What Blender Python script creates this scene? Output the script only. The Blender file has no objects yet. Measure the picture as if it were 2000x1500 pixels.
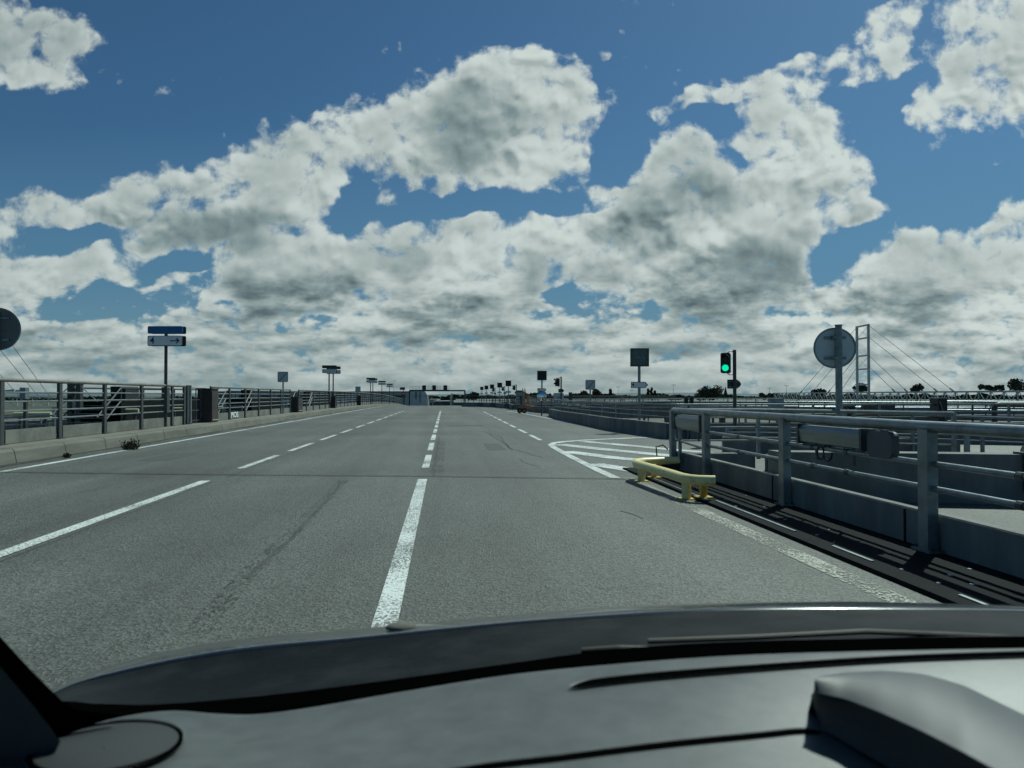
import bpy, bmesh, math, random
from mathutils import Vector, Matrix
R = math.radians
random.seed(7)
S = bpy.context.scene
C = S.collection

# ------------------------------------------------------------------ camera, sky, sun, exposure
YAW, PITCH, F, EYE = R(5.39), math.atan(22 / 1400), 1400.0, 1.4
cam_d = bpy.data.cameras.new("camera"); cam = bpy.data.objects.new("camera", cam_d); C.objects.link(cam)
cam.location = (0, 0, EYE); cam.rotation_euler = (R(90) + PITCH, 0, -YAW)
cam_d.sensor_width = 36; cam_d.lens = 36 * F / 2000; cam_d.clip_start = 0.02; cam_d.clip_end = 20000
cam_d.dof.use_dof = True; cam_d.dof.focus_distance = 26; cam_d.dof.aperture_fstop = 6.3
S.camera = cam
SUN_EL, SUN_AZ = R(50), R(43)          # azimuth from +Y towards +X
S.view_settings.view_transform = 'Standard'; S.view_settings.look = 'None'
S.view_settings.exposure = 0.0; S.view_settings.gamma = 1.0
S.cycles.adaptive_threshold = .02; S.cycles.adaptive_min_samples = 12

BF = Vector((math.sin(YAW) * math.cos(PITCH), math.cos(YAW) * math.cos(PITCH), math.sin(PITCH)))
BR = Vector((math.cos(YAW), -math.sin(YAW), 0))
BU = BR.cross(BF)


def P(px, py, d):
    """world point seen at photo pixel (px, py), d metres ahead"""
    return Vector((0, 0, EYE)) + (BF + BR * ((px - 1000) / F) + BU * ((750 - py) / F)) * d


def G(px, py, z=0.0):
    v = P(px, py, 1) - Vector((0, 0, EYE))
    return Vector((0, 0, EYE)) + v * ((z - EYE) / v.z)


def YX(px, X):
    """the Y at which a vertical plane at this X is seen in column px"""
    v = P(px, 772, 1)
    return X * v.y / v.x


def build_world():
    w = bpy.data.worlds.new("World"); S.world = w; w.use_nodes = True
    nt = w.node_tree; N = nt.nodes; L = nt.links; N.clear()

    def new(t, **k):
        n = N.new(t)
        for a, b in k.items(): setattr(n, a, b)
        return n

    def sock(n, i, v):
        if isinstance(v, bpy.types.NodeSocket): L.new(v, n.inputs[i])
        else: n.inputs[i].default_value = v

    def m(op, a, b=0.0, c=0.0, clamp=False):
        n = new('ShaderNodeMath', operation=op); n.use_clamp = clamp
        sock(n, 0, a); sock(n, 1, b)
        if op in ('MULTIPLY_ADD', 'SMOOTH_MAX', 'SMOOTH_MIN'): sock(n, 2, c)
        return n.outputs[0]

    def vm(op, a, b=(0, 0, 0), scale=None):
        n = new('ShaderNodeVectorMath', operation=op); sock(n, 0, a)
        if op not in ('SCALE', 'LENGTH'): sock(n, 1, b)
        if scale is not None: sock(n, 3, scale)
        return n.outputs['Value'] if op in ('DOT_PRODUCT', 'LENGTH') else n.outputs[0]

    def mr(v, a, b, c=0.0, d=1.0, smooth=True):
        n = new('ShaderNodeMapRange'); n.interpolation_type = 'SMOOTHSTEP' if smooth else 'LINEAR'
        sock(n, 0, v); sock(n, 1, a); sock(n, 2, b); sock(n, 3, c); sock(n, 4, d)
        return n.outputs[0]

    def mixc(f, a, b):
        n = new('ShaderNodeMix', data_type='RGBA'); sock(n, 0, f); sock(n, 6, a); sock(n, 7, b)
        return n.outputs[2]

    tc = new('ShaderNodeTexCoord')
    d = vm('NORMALIZE', tc.outputs['Generated'])
    fwd = m('MAXIMUM', vm('DOT_PRODUCT', d, tuple(BF)), 0.12)
    u = m('DIVIDE', vm('DOT_PRODUCT', d, tuple(BR)), fwd)
    v = m('DIVIDE', vm('DOT_PRODUCT', d, tuple(BU)), fwd)
    cb = new('ShaderNodeCombineXYZ')          # cloud chart: units of 1000 photo pixels about the road axis
    sock(cb, 0, m('MULTIPLY_ADD', u, 1.4, 1.0)); sock(cb, 1, m('MULTIPLY_ADD', v, -1.4, 0.75))
    uv = cb.outputs[0]
    sx = new('ShaderNodeSeparateXYZ'); L.new(uv, sx.inputs[0]); V0 = sx.outputs[1]

    # clouds far away are smaller and flatter: a near and a far noise domain, blended by height
    def domain(p, far=False):
        return vm('MULTIPLY', p, (2.0, 3.4, 1) if far else (1.0, 1.15, 1))

    BL = [  # cx, cy, rx, ry, tilt(deg, + = rises to the right), strength
        (960, 240, 190, 130, 25, 1.0), (1020, 210, 140, 125, 0, 1.0), (1050, 290, 110, 105, 0, .9), (800, 270, 170, 105, 15, .85),
        (680, 260, 120, 85, 15, .6), (820, 350, 110, 55, 0, .6), (1160, 115, 28, 13, 45, .45),
        (540, 340, 170, 90, 20, .95), (400, 410, 190, 85, 5, 1.0), (330, 440, 170, 60, 0, .9), (150, 430, 200, 45, -3, .8), (560, 420, 120, 70, 0, .8), (20, 405, 110, 32, 0, .6),
        (70, 520, 230, 70, 0, .85), (200, 550, 90, 40, 0, .6),
        (40, 80, 170, 85, -18, .85), (-60, 60, 150, 110, 0, .9),
        (600, 540, 240, 95, 4, 1.0), (780, 490, 130, 80, 0, .85), (900, 520, 190, 110, 5, .95), (985, 440, 55, 50, 50, .6), (880, 590, 200, 80, 0, 1.0),
        (330, 590, 160, 50, 18, .8), (330, 500, 80, 50, 0, .45),
        (1330, 370, 130, 105, 20, 1.0), (1290, 430, 170, 90, 0, 1.0), (1120, 430, 140, 75, 10, .9), (1110, 500, 130, 60, 0, .8),
        (1540, 300, 100, 125, -20, .9), (1600, 330, 95, 120, 0, .9), (1480, 420, 180, 120, 0, 1.0), (1420, 520, 190, 95, 0, 1.0), (1660, 420, 55, 40, 0, .75), (1210, 520, 120, 80, 0, .9), (1530, 210, 80, 45, 0, .6),
        (1710, 80, 170, 48, 42, .64), (1600, 140, 210, 36, 8, .64), (1430, 180, 170, 22, 16, .58), (1310, 165, 35, 22, 30, .36), (1310, 235, 30, 15, -40, .36),
        (1960, 110, 150, 150, 45, .85), (1870, 200, 120, 80, 35, .65), (2080, 90, 200, 150, 0, .9), (1860, 130, 60, 70, -40, .45),
        (1980, 470, 150, 70, 30, .9), (1780, 540, 190, 75, 12, .95), (1950, 570, 200, 90, 0, 1.0), (1720, 600, 200, 70, 0, 1.0), (1955, 320, 26, 10, 0, .3), (2180, 520, 200, 140, 0, .9),
        (-150, 440, 170, 80, 0, .9), (-60, 590, 130, 70, 0, .9), (60, 640, 160, 60, 0, .8),
    ]
    HOLES = [(1110, 398, 95, 20, 5, .7), (900, 405, 130, 22, 4, .8), (690, 420, 60, 45, 30, .8), (1215, 300, 60, 60, 45, .9), (120, 478, 170, 18, 4, .7), (1015, 405, 30, 30, 0, .5), (340, 520, 110, 20, 0, .5), (1000, 500, 22, 40, 0, .4), (1190, 560, 60, 16, 0, .3), (210, 600, 150, 34, 0, .8), (1130, 572, 90, 18, 0, .6), (610, 632, 70, 18, 0, .5), (390, 560, 60, 22, 10, .5), (1640, 520, 60, 60, 20, .6), (690, 430, 55, 25, 0, .5), (730, 570, 60, 30, 30, .3), (430, 530, 40, 30, 0, .4)]
    DARK = [(390, 450, 190, 55, 0, 1.0), (930, 260, 110, 95, 30, .75), (780, 365, 110, 45, 0, .9), (1290, 425, 140, 70, 20, 1.0), (1440, 550, 190, 65, 5, 1.0),
            (1180, 545, 90, 65, 0, .7), (580, 575, 180, 50, 0, 1.0), (880, 605, 120, 40, 0, .9), (1740, 605, 130, 55, 5, .9), (1660, 430, 45, 28, 0, .6), (1040, 520, 50, 50, 0, .6), (780, 500, 40, 30, 0, .6),
            (1590, 400, 70, 80, 0, .45), (150, 670, 260, 30, 0, .5), (480, 640, 160, 16, 0, .5), (860, 650, 150, 16, 0, .5), (1130, 650, 120, 18, 0, .4), (1400, 640, 200, 22, 0, .5), (1850, 680, 200, 22, 0, .5), (30, 90, 120, 60, 0, .4), (1980, 180, 120, 100, 0, .4)]

    def blobs(p, lst, gain=2.0):
        acc = None
        for (x, y, rx, ry, t, a) in lst:
            mp = new('ShaderNodeMapping', vector_type='TEXTURE')
            mp.inputs[1].default_value = (x / 1000, y / 1000, 0)
            mp.inputs[2].default_value = (0, 0, -R(t))
            mp.inputs[3].default_value = (rx / 1000 * 1.45, ry / 1000 * 1.45, 1)
            L.new(p, mp.inputs[0])
            g = new('ShaderNodeTexGradient', gradient_type='SPHERICAL'); L.new(mp.outputs[0], g.inputs[0])
            q = mr(g.outputs[1], .02, .58, 0.0, a)
            acc = q if acc is None else m('SMOOTH_MAX', acc, q, 0.12)
        return acc

    def noise(vec, scale, detail, rough, dist=0.0, lac=2.0):
        n = new('ShaderNodeTexNoise', noise_dimensions='3D'); n.normalize = True
        L.new(vec, n.inputs['Vector']); n.inputs['Scale'].default_value = scale; n.inputs['Detail'].default_value = detail
        n.inputs['Roughness'].default_value = rough; n.inputs['Distortion'].default_value = dist; n.inputs['Lacunarity'].default_value = lac
        return n

    # wobble of the blob outlines, shared
    wob = noise(uv, 6.5, 3, .5)
    wv = vm('SUBTRACT', wob.outputs['Color'], (.5, .5, .5))
    wv = vm('MULTIPLY', wv, (.13, .11, 0))
    puv = vm('ADD', uv, wv)
    band = mr(V0, .47, .62)
    layer = m('SUBTRACT', noise(vm('MULTIPLY', uv, (1.0, 3.1, 1)), 5.5, 4, .55).outputs[0], .5)   # banks of cloud stacked towards the horizon
    layer2 = m('SUBTRACT', noise(vm('MULTIPLY', vm('ADD', uv, (0, -.014, 0)), (1.0, 3.1, 1)), 5.5, 4, .55).outputs[0], .5)
    lowband = mr(V0, .50, .64)
    hz0 = mr(V0, .45, .65, 1.0, 0.0)

    def fmix(a, b): return m('ADD', a, m('MULTIPLY', m('SUBTRACT', b, a), band))

    def density(off, detail, mask, vdet=3.0):
        """mask of the big masses + billows (rounded cells inside cells) + fine wisps"""
        p = uv if off is None else vm('ADD', uv, off)
        pm = puv if off is None else vm('ADD', puv, off)
        if mask is None:
            M = blobs(pm, BL); H = blobs(pm, HOLES)
            s = new('ShaderNodeSeparateXYZ'); L.new(p, s.inputs[0])
            low = mr(s.outputs[1], 0.53, 0.65, 0.0, 0.90)
            mask = m('SUBTRACT', m('MULTIPLY_ADD', m('SMOOTH_MAX', M, low, .12), 1.20, -.17), m('MULTIPLY', H, .80))
        ns, bs = [], []
        for far in (False, True):
            q = domain(p, far)
            nn = noise(q, 7.0, detail, .55)
            ns.append(nn.outputs[0])
            qd = vm('ADD', q, vm('SCALE', vm('SUBTRACT', nn.outputs['Color'], (.5, .5, .5)), scale=.085))
            vo = new('ShaderNodeTexVoronoi', feature='SMOOTH_F1', voronoi_dimensions='2D')
            vo.inputs['Smoothness'].default_value = .6
            L.new(qd, vo.inputs['Vector']); vo.inputs['Scale'].default_value = 13.0
            vo.inputs['Detail'].default_value = vdet; vo.inputs['Roughness'].default_value = .5; vo.inputs['Lacunarity'].default_value = 2.3
            bs.append(m('SUBTRACT', .50, vo.outputs['Distance']))
        n_, b_ = fmix(*ns), fmix(*bs)
        dd = m('ADD', mask, m('MULTIPLY', m('SUBTRACT', n_, .5), 1.15))
        dd = m('ADD', dd, m('MULTIPLY', b_, .72))
        dd = m('ADD', dd, m('MULTIPLY', m('MULTIPLY', layer, lowband), 1.2))
        return m('SUBTRACT', dd, .26), mask, n_, b_

    D0, M0, n0, b0 = density(None, 3, None, 1.6)
    D1, M1, n1, b1 = density((.007, -.013, 0), 3, M0, 1.6)
    fine = m('SUBTRACT', noise(vm('ADD', uv, vm('SCALE', wv, scale=.5)), 34, 5, .62).outputs[0], .5)
    alpha = mr(m('MULTIPLY_ADD', fine, m('MULTIPLY_ADD', hz0, .55, .45), D0), -.12, .38)
    big = noise(uv, 5.2, 2, .5).outputs[0]
    rel = m('ADD', m('MULTIPLY', m('SUBTRACT', b0, b1), .62), m('MULTIPLY', m('SUBTRACT', n0, n1), .72))
    rel = m('MULTIPLY', rel, m('MULTIPLY', mr(big, .40, .60, .45, 1.25), m('MULTIPLY_ADD', hz0, .55, .45)))          # relief: billow tops facing the sun
    rel = m('MAXIMUM', m('MINIMUM', rel, .30), -.22)
    rim = mr(D0, .0, .70, .20, 0.0)                          # thin sunlit edges
    dk = blobs(puv, DARK)
    dk = m('MULTIPLY', dk, mr(D0, -.15, .35))
    core = mr(M0, .55, 1.1, 0.0, .08)
    hz = mr(V0, .58, .76, 1.0, 0.0)
    br = m('ADD', m('ADD', rel, rim), .87)
    br = m('ADD', br, m('MULTIPLY', fine, .22))
    br = m('SUBTRACT', br, core)
    br = m('ADD', br, m('MULTIPLY', m('SUBTRACT', big, .5), .75))
    br = m('SUBTRACT', br, m('MULTIPLY', dk, .40))
    br = m('ADD', m('MULTIPLY', m('SUBTRACT', br, .70), m('MULTIPLY_ADD', hz, .60, .40)), m('MULTIPLY_ADD', hz, .14, .585))
    br = m('ADD', br, m('MULTIPLY', m('MULTIPLY', m('MULTIPLY_ADD', m('SUBTRACT', layer, layer2), 2.1, m('MULTIPLY', layer, .25)), lowband), mr(V0, .66, .77, 1.0, .45)))
    side = mr(sx.outputs[0], 0.0, 2.0, .90, 1.08, False)
    br = m('MULTIPLY', m('MAXIMUM', m('SMOOTH_MIN', br, 1.02, .55), .12), side)
    cr = new('ShaderNodeValToRGB'); e = cr.color_ramp.elements
    e[0].position = 0.0; e[0].color = (.125, .160, .20, 1)
    e[1].position = 1.0; e[1].color = (1.03, .985, 1.0, 1)
    for pos, col in ((.22, (.195, .235, .27, 1)), (.45, (.38, .43, .46, 1)), (.7, (.66, .665, .69, 1))):
        x = e.new(pos); x.color = col
    L.new(br, cr.inputs[0])
    sky = new('ShaderNodeTexSky', sky_type='NISHITA'); sky.sun_disc = False
    sky.sun_elevation = SUN_EL; sky.sun_rotation = SUN_AZ; sky.altitude = 50; sky.air_density = 1.0; sky.dust_density = .6; sky.ozone_density = 2.5
    skyc = vm('MULTIPLY', sky.outputs[0], (.28, .42, .53))
    skyc = mixc(mr(V0, .25, .72, 0.0, .9, False), skyc, (1.1, 2.15, 3.45, 1))
    skyc = mixc(mr(V0, .52, .74, 0.0, .7), skyc, (1.9, 2.9, 3.6, 1))
    cloudc = vm('SCALE', cr.outputs[0], scale=6.9)
    col = mixc(alpha, skyc, cloudc)
    below = new('ShaderNodeSeparateXYZ'); L.new(d, below.inputs[0])
    col = mixc(mr(below.outputs[2], -.03, .0, 1.0, 0.0), col, (1.6, 2.1, 2.2, 1))
    bg = new('ShaderNodeBackground'); L.new(col, bg.inputs[0]); bg.inputs[1].default_value = .10
    out = new('ShaderNodeOutputWorld'); L.new(bg.outputs[0], out.inputs[0])
    w.cycles.sampling_method = 'MANUAL'; w.cycles.sample_map_resolution = 512


build_world()
sun_d = bpy.data.lights.new("sun", 'SUN'); sun = bpy.data.objects.new("sun", sun_d); C.objects.link(sun)
sun_d.energy = 3.9; sun_d.angle = R(.6); sun_d.color = (1, .97, .92)
sun_dir = Vector((math.sin(SUN_AZ) * math.cos(SUN_EL), math.cos(SUN_AZ) * math.cos(SUN_EL), math.sin(SUN_EL)))
sun.rotation_euler = sun_dir.to_track_quat('Z', 'Y').to_euler()

# ------------------------------------------------------------------ materials
MATS = {}


def mat(name, col, rough=.6, metal=0.0, var=.0, vscale=3.0, col2=None, bump=0.0, bscale=40.0, stretch=(1, 1, 1), coat=0.0, detail=6, lo=.35, hi=.65):
    """procedural: base colour mottled towards col2 (or a darker self) by world-position noise, with noise bump"""
    if name in MATS: return MATS[name]
    ma = bpy.data.materials.new(name); ma.use_nodes = True
    nt = ma.node_tree; N = nt.nodes; L = nt.links
    b = N['Principled BSDF']
    b.inputs['Base Color'].default_value = (*col, 1); b.inputs['Roughness'].default_value = rough
    b.inputs['Metallic'].default_value = metal; b.inputs['Coat Weight'].default_value = coat
    geo = N.new('ShaderNodeNewGeometry')
    mp = N.new('ShaderNodeMapping'); mp.inputs['Scale'].default_value = stretch; L.new(geo.outputs['Position'], mp.inputs[0])
    if var > 0 or col2:
        n = N.new('ShaderNodeTexNoise'); n.inputs['Scale'].default_value = vscale; n.inputs['Detail'].default_value = detail; n.inputs['Roughness'].default_value = .65
        L.new(mp.outputs[0], n.inputs['Vector'])
        r = N.new('ShaderNodeMapRange'); r.inputs[1].default_value = lo; r.inputs[2].default_value = hi
        L.new(n.outputs[0], r.inputs[0])
        x = N.new('ShaderNodeMix'); x.data_type = 'RGBA'
        x.inputs[6].default_value = (*col, 1)
        c2 = col2 or tuple(c * (1 - var) for c in col)
        x.inputs[7].default_value = (*c2, 1)
        L.new(r.outputs[0], x.inputs[0]); L.new(x.outputs[2], b.inputs['Base Color'])
    if bump > 0:
        n2 = N.new('ShaderNodeTexNoise'); n2.inputs['Scale'].default_value = bscale; n2.inputs['Detail'].default_value = 3
        L.new(mp.outputs[0], n2.inputs['Vector'])
        bp = N.new('ShaderNodeBump'); bp.inputs['Strength'].default_value = bump; bp.inputs['Distance'].default_value = .3 / bscale
        L.new(n2.outputs[0], bp.inputs['Height']); L.new(bp.outputs[0], b.inputs['Normal'])
    MATS[name] = ma
    return ma


def asphalt_mat():
    ma = bpy.data.materials.new('asphalt'); ma.use_nodes = True
    nt = ma.node_tree; N = nt.nodes; L = nt.links; b = N['Principled BSDF']
    geo = N.new('ShaderNodeNewGeometry')

    def noise(sc, det, stretch=(1, 1, 1), rough=.6):
        mp = N.new('ShaderNodeMapping'); mp.inputs['Scale'].default_value = stretch; L.new(geo.outputs['Position'], mp.inputs[0])
        n = N.new('ShaderNodeTexNoise'); n.inputs['Scale'].default_value = sc; n.inputs['Detail'].default_value = det; n.inputs['Roughness'].default_value = rough
        L.new(mp.outputs[0], n.inputs['Vector']); return n.outputs[0]

    def math_(op, a, c):
        n = N.new('ShaderNodeMath'); n.operation = op
        for i, q in ((0, a), (1, c)):
            if isinstance(q, (int, float)): n.inputs[i].default_value = q
            else: L.new(q, n.inputs[i])
        return n.outputs[0]

    def rng(v, a, b_, c, d):
        n = N.new('ShaderNodeMapRange'); L.new(v, n.inputs[0])
        for i, q in enumerate((a, b_, c, d)): n.inputs[i + 1].default_value = q
        return n.outputs[0]
    vo = N.new('ShaderNodeTexVoronoi'); vo.inputs['Scale'].default_value = 52; L.new(geo.outputs['Position'], vo.inputs['Vector'])
    sp = N.new('ShaderNodeSeparateColor'); L.new(vo.outputs['Color'], sp.inputs[0])
    stones = rng(sp.outputs[0], 0, 1, .55, 1.45)                       # each chipping its own grey
    grit = rng(noise(260, 2), .3, .7, .55, 1.45)
    patch = rng(noise(.35, 6, (1, .45, 1)), .32, .68, .78, 1.16)
    band = rng(noise(.5, 3, (1.6, .05, 1)), .36, .64, .78, 1.14)          # wheel tracks along the lanes
    cross = rng(noise(.16, 2, (.05, 1, 1)), .40, .60, .90, 1.08)          # paving joints of different age
    v = math_('MULTIPLY', math_('MULTIPLY', stones, grit), math_('MULTIPLY', patch, math_('MULTIPLY', band, cross)))
    hs = N.new('ShaderNodeVectorMath'); hs.operation = 'SCALE'; hs.inputs[0].default_value = (.099, .106, .092); L.new(v, hs.inputs[3])
    L.new(hs.outputs[0], b.inputs['Base Color'])
    b.inputs['Roughness'].default_value = .62; b.inputs['Specular IOR Level'].default_value = .45
    bp = N.new('ShaderNodeBump'); bp.inputs['Strength'].default_value = .9; bp.inputs['Distance'].default_value = .006
    L.new(math_('ADD', vo.outputs['Distance'], noise(120, 2)), bp.inputs['Height']); L.new(bp.outputs[0], b.inputs['Normal'])
    MATS['asphalt'] = ma; return ma


def paint_mat(name, col, wear, scale=60.0, cw=.3, holes=False):
    """road paint, rubbed off the chippings: where worn it is cut away and the asphalt below shows"""
    ma = bpy.data.materials.new(name); ma.use_nodes = True
    nt = ma.node_tree; N = nt.nodes; L = nt.links; b = N['Principled BSDF']
    geo = N.new('ShaderNodeNewGeometry')
    a = N.new('ShaderNodeTexNoise'); a.inputs['Scale'].default_value = scale; a.inputs['Detail'].default_value = 2; a.inputs['Roughness'].default_value = .8
    c = N.new('ShaderNodeTexNoise'); c.inputs['Scale'].default_value = 1.3; c.inputs['Detail'].default_value = 1
    L.new(geo.outputs['Position'], a.inputs['Vector']); L.new(geo.outputs['Position'], c.inputs['Vector'])
    ad = N.new('ShaderNodeMath'); ad.operation = 'MULTIPLY_ADD'; L.new(c.outputs[0], ad.inputs[0]); ad.inputs[1].default_value = cw; L.new(a.outputs[0], ad.inputs[2])
    r = N.new('ShaderNodeMapRange'); r.inputs[1].default_value = wear; r.inputs[2].default_value = wear + .10
    L.new(ad.outputs[0], r.inputs[0])
    x = N.new('ShaderNodeMix'); x.data_type = 'RGBA'; L.new(r.outputs[0], x.inputs[0])
    x.inputs[6].default_value = (.075, .08, .072, 1); x.inputs[7].default_value = (*col, 1)
    if holes: L.new(r.outputs[0], b.inputs['Alpha']); b.inputs['Base Color'].default_value = (*col, 1)
    else: L.new(x.outputs[2], b.inputs['Base Color'])
    b.inputs['Roughness'].default_value = .7
    MATS[name] = ma; return ma


asphalt_mat()
paint_mat('road_paint', (.68, .72, .69), .555, 48)
paint_mat('worn_road_paint', (.46, .46, .39), .655, 42, .36, True)
paint_mat('tyre_rub', (.050, .056, .048), .70, 30, .3, True)
mat('concrete', (.20, .205, .18), .85, var=.4, vscale=1.6, bump=.4, bscale=60)
mat('kerb_concrete', (.17, .17, .14), .85, var=.4, vscale=1.1, bump=.5, bscale=50, stretch=(1, .5, 3))
mat('dark_concrete', (.22, .225, .21), .85, col2=(.12, .125, .12), vscale=1.2, bump=.4, bscale=30, stretch=(2, 2, .5))
mat('walkway', (.21, .20, .165), .9, var=.35, vscale=.9, bump=.4, bscale=80, stretch=(1.5, .3, 1))
mat('galv', (.24, .28, .29), .42, .5, col2=(.13, .135, .125), vscale=5, lo=.45, hi=.75, detail=8, bump=.1, bscale=20)
mat('weathered_rail', (.22, .21, .18), .55, .3, var=.4, vscale=3)
mat('dark_steel', (.075, .088, .088), .5, .3, var=.3, vscale=4)
mat('black_box', (.02, .024, .024), .5, 0, var=.3, vscale=5)
mat('rust_box', (.034, .030, .030), .75, 0, col2=(.060, .042, .036), vscale=3, lo=.5, hi=.8)
mat('sign_back', (.64, .70, .70), .5, .2, var=.15, vscale=2)
mat('sign_dark_back', (.05, .058, .056), .6, 0, var=.2, vscale=2)
mat('disc_dark', (.15, .17, .165), .5, 0, var=.2, vscale=2)
mat('sign_white', (.82, .86, .86), .5, 0, var=.08, vscale=4)
mat('sign_grey_face', (.50, .55, .55), .5, 0, var=.1, vscale=4)
mat('sign_blue', (.0, .13, .34), .35, 0, var=.1, vscale=4)
mat('sign_black', (.012, .014, .016), .5)
mat('sign_red', (.28, .03, .03), .5)
mat('glass_face', (.09, .12, .12), .2, 0, var=.1, vscale=4)
mat('arrow_faint', (.20, .26, .25), .5)
mat('lum_case', (.30, .33, .31), .3, .2, col2=(.20, .23, .22), vscale=1.0, stretch=(1, 1, 14))
mat('yellow_paint', (.84, .72, .32), .42, 0, col2=(.42, .34, .18), vscale=7, lo=.56, hi=.72, detail=9, bump=.1, bscale=30)
mat('yellow_deep', (.60, .42, .06), .5, 0, var=.3, vscale=5)
mat('cream_paint', (.52, .50, .30), .6, 0, var=.15, vscale=3)
mat('orange_paint', (.55, .27, .09), .6, 0, var=.3, vscale=3)
mat('rubber', (.02, .02, .02), .8, 0, var=.2, vscale=8)
mat('white_steel', (.44, .49, .48), .45, .1, var=.12, vscale=1)
mat('cable', (.16, .18, .19), .5, .5)
mat('far_wall', (.36, .41, .41), .7, 0, var=.08, vscale=.2)
mat('depot_roof', (.20, .225, .215), .8, 0, var=.2, vscale=.05)
mat('far_pale', (.52, .57, .57), .7, 0, var=.1, vscale=.1)
mat('far_roof', (.12, .115, .095), .8, 0, var=.25, vscale=.5)
mat('train_blue', (.12, .16, .20), .5, 0, var=.25, vscale=.5)
mat('ballast', (.13, .125, .105), .9, 0, var=.4, vscale=.6, bump=.5, bscale=8)
mat('field', (.075, .085, .05), .95, 0, var=.3, vscale=.02)
mat('leaf', (.035, .055, .022), .7, 0, col2=(.065, .09, .035), vscale=.7)
mat('leaf_far', (.028, .045, .025), .8, 0, col2=(.05, .07, .035), vscale=.15)
mat('bark', (.07, .055, .04), .9, 0, var=.3, vscale=3)
mat('slate', (.03, .035, .04), .7, 0, var=.2, vscale=1)
mat('weed', (.035, .042, .016), .8, 0, col2=(.075, .06, .03), vscale=20)
mat('hill', (.10, .15, .17), .95, 0, var=.25, vscale=.004)
mat('hood_skin', (.060, .068, .072), .52, 0, var=.18, vscale=14, bump=.5, bscale=900)
mat('dash', (.104, .114, .112), .42, 0, var=.32, vscale=22, bump=.55, bscale=900, detail=8)
mat('dash_shaded', (.04, .046, .05), .5, 0, var=.15, vscale=12, bump=.5, bscale=900)
mat('grille_cloth', (.030, .033, .034), .7, 0, var=.2, vscale=200, bump=.6, bscale=600)
mat('black_plastic', (.012, .013, .014), .5, 0, var=.3, vscale=8)
mat('frit', (.002, .002, .002), .9)
mat('wiper_metal', (.09, .085, .07), .5, .2, var=.2)
mat('cowl', (.007, .009, .010), .5, 0, col2=(.028, .031, .033), vscale=9, bump=.2, bscale=120, lo=.45, hi=.8)
mat('car_paint', (.022, .027, .029), .22, .3, var=.2, vscale=6, coat=.6)
mat('pillar_trim', (.09, .10, .105), .6, 0, var=.1, vscale=10, bump=.3, bscale=700)


def emit_mat(name, col, st):
    ma = bpy.data.materials.new(name); ma.use_nodes = True; b = ma.node_tree.nodes['Principled BSDF']
    b.inputs['Base Color'].default_value = (0.0, .05, .03, 1)
    b.inputs['Emission Color'].default_value = (*col, 1); b.inputs['Emission Strength'].default_value = st; MATS[name] = ma


for k_, v_ in (('cowl', .06), ('depot_roof', .0), ('far_pale', .1), ('frit', 0.0), ('black_plastic', .12)): MATS[k_].node_tree.nodes['Principled BSDF'].inputs['Specular IOR Level'].default_value = v_
emit_mat('green_lamp', (.0, .75, .42), 1.15)
g_ = bpy.data.materials.new('windscreen_glass'); g_.use_nodes = True; g_.node_tree.nodes.clear()
o_ = g_.node_tree.nodes.new('ShaderNodeOutputMaterial'); t_ = g_.node_tree.nodes.new('ShaderNodeBsdfTransparent')
t_.inputs[0].default_value = (.918, .998, .972, 1); g_.node_tree.links.new(t_.outputs[0], o_.inputs[0]); MATS['windscreen_glass'] = g_
mm = bpy.data.materials.new('mirror'); mm.use_nodes = True; b_ = mm.node_tree.nodes['Principled BSDF']
b_.inputs['Base Color'].default_value = (.75, .8, .8, 1); b_.inputs['Metallic'].default_value = 1; b_.inputs['Roughness'].default_value = .04; MATS['mirror'] = mm


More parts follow.
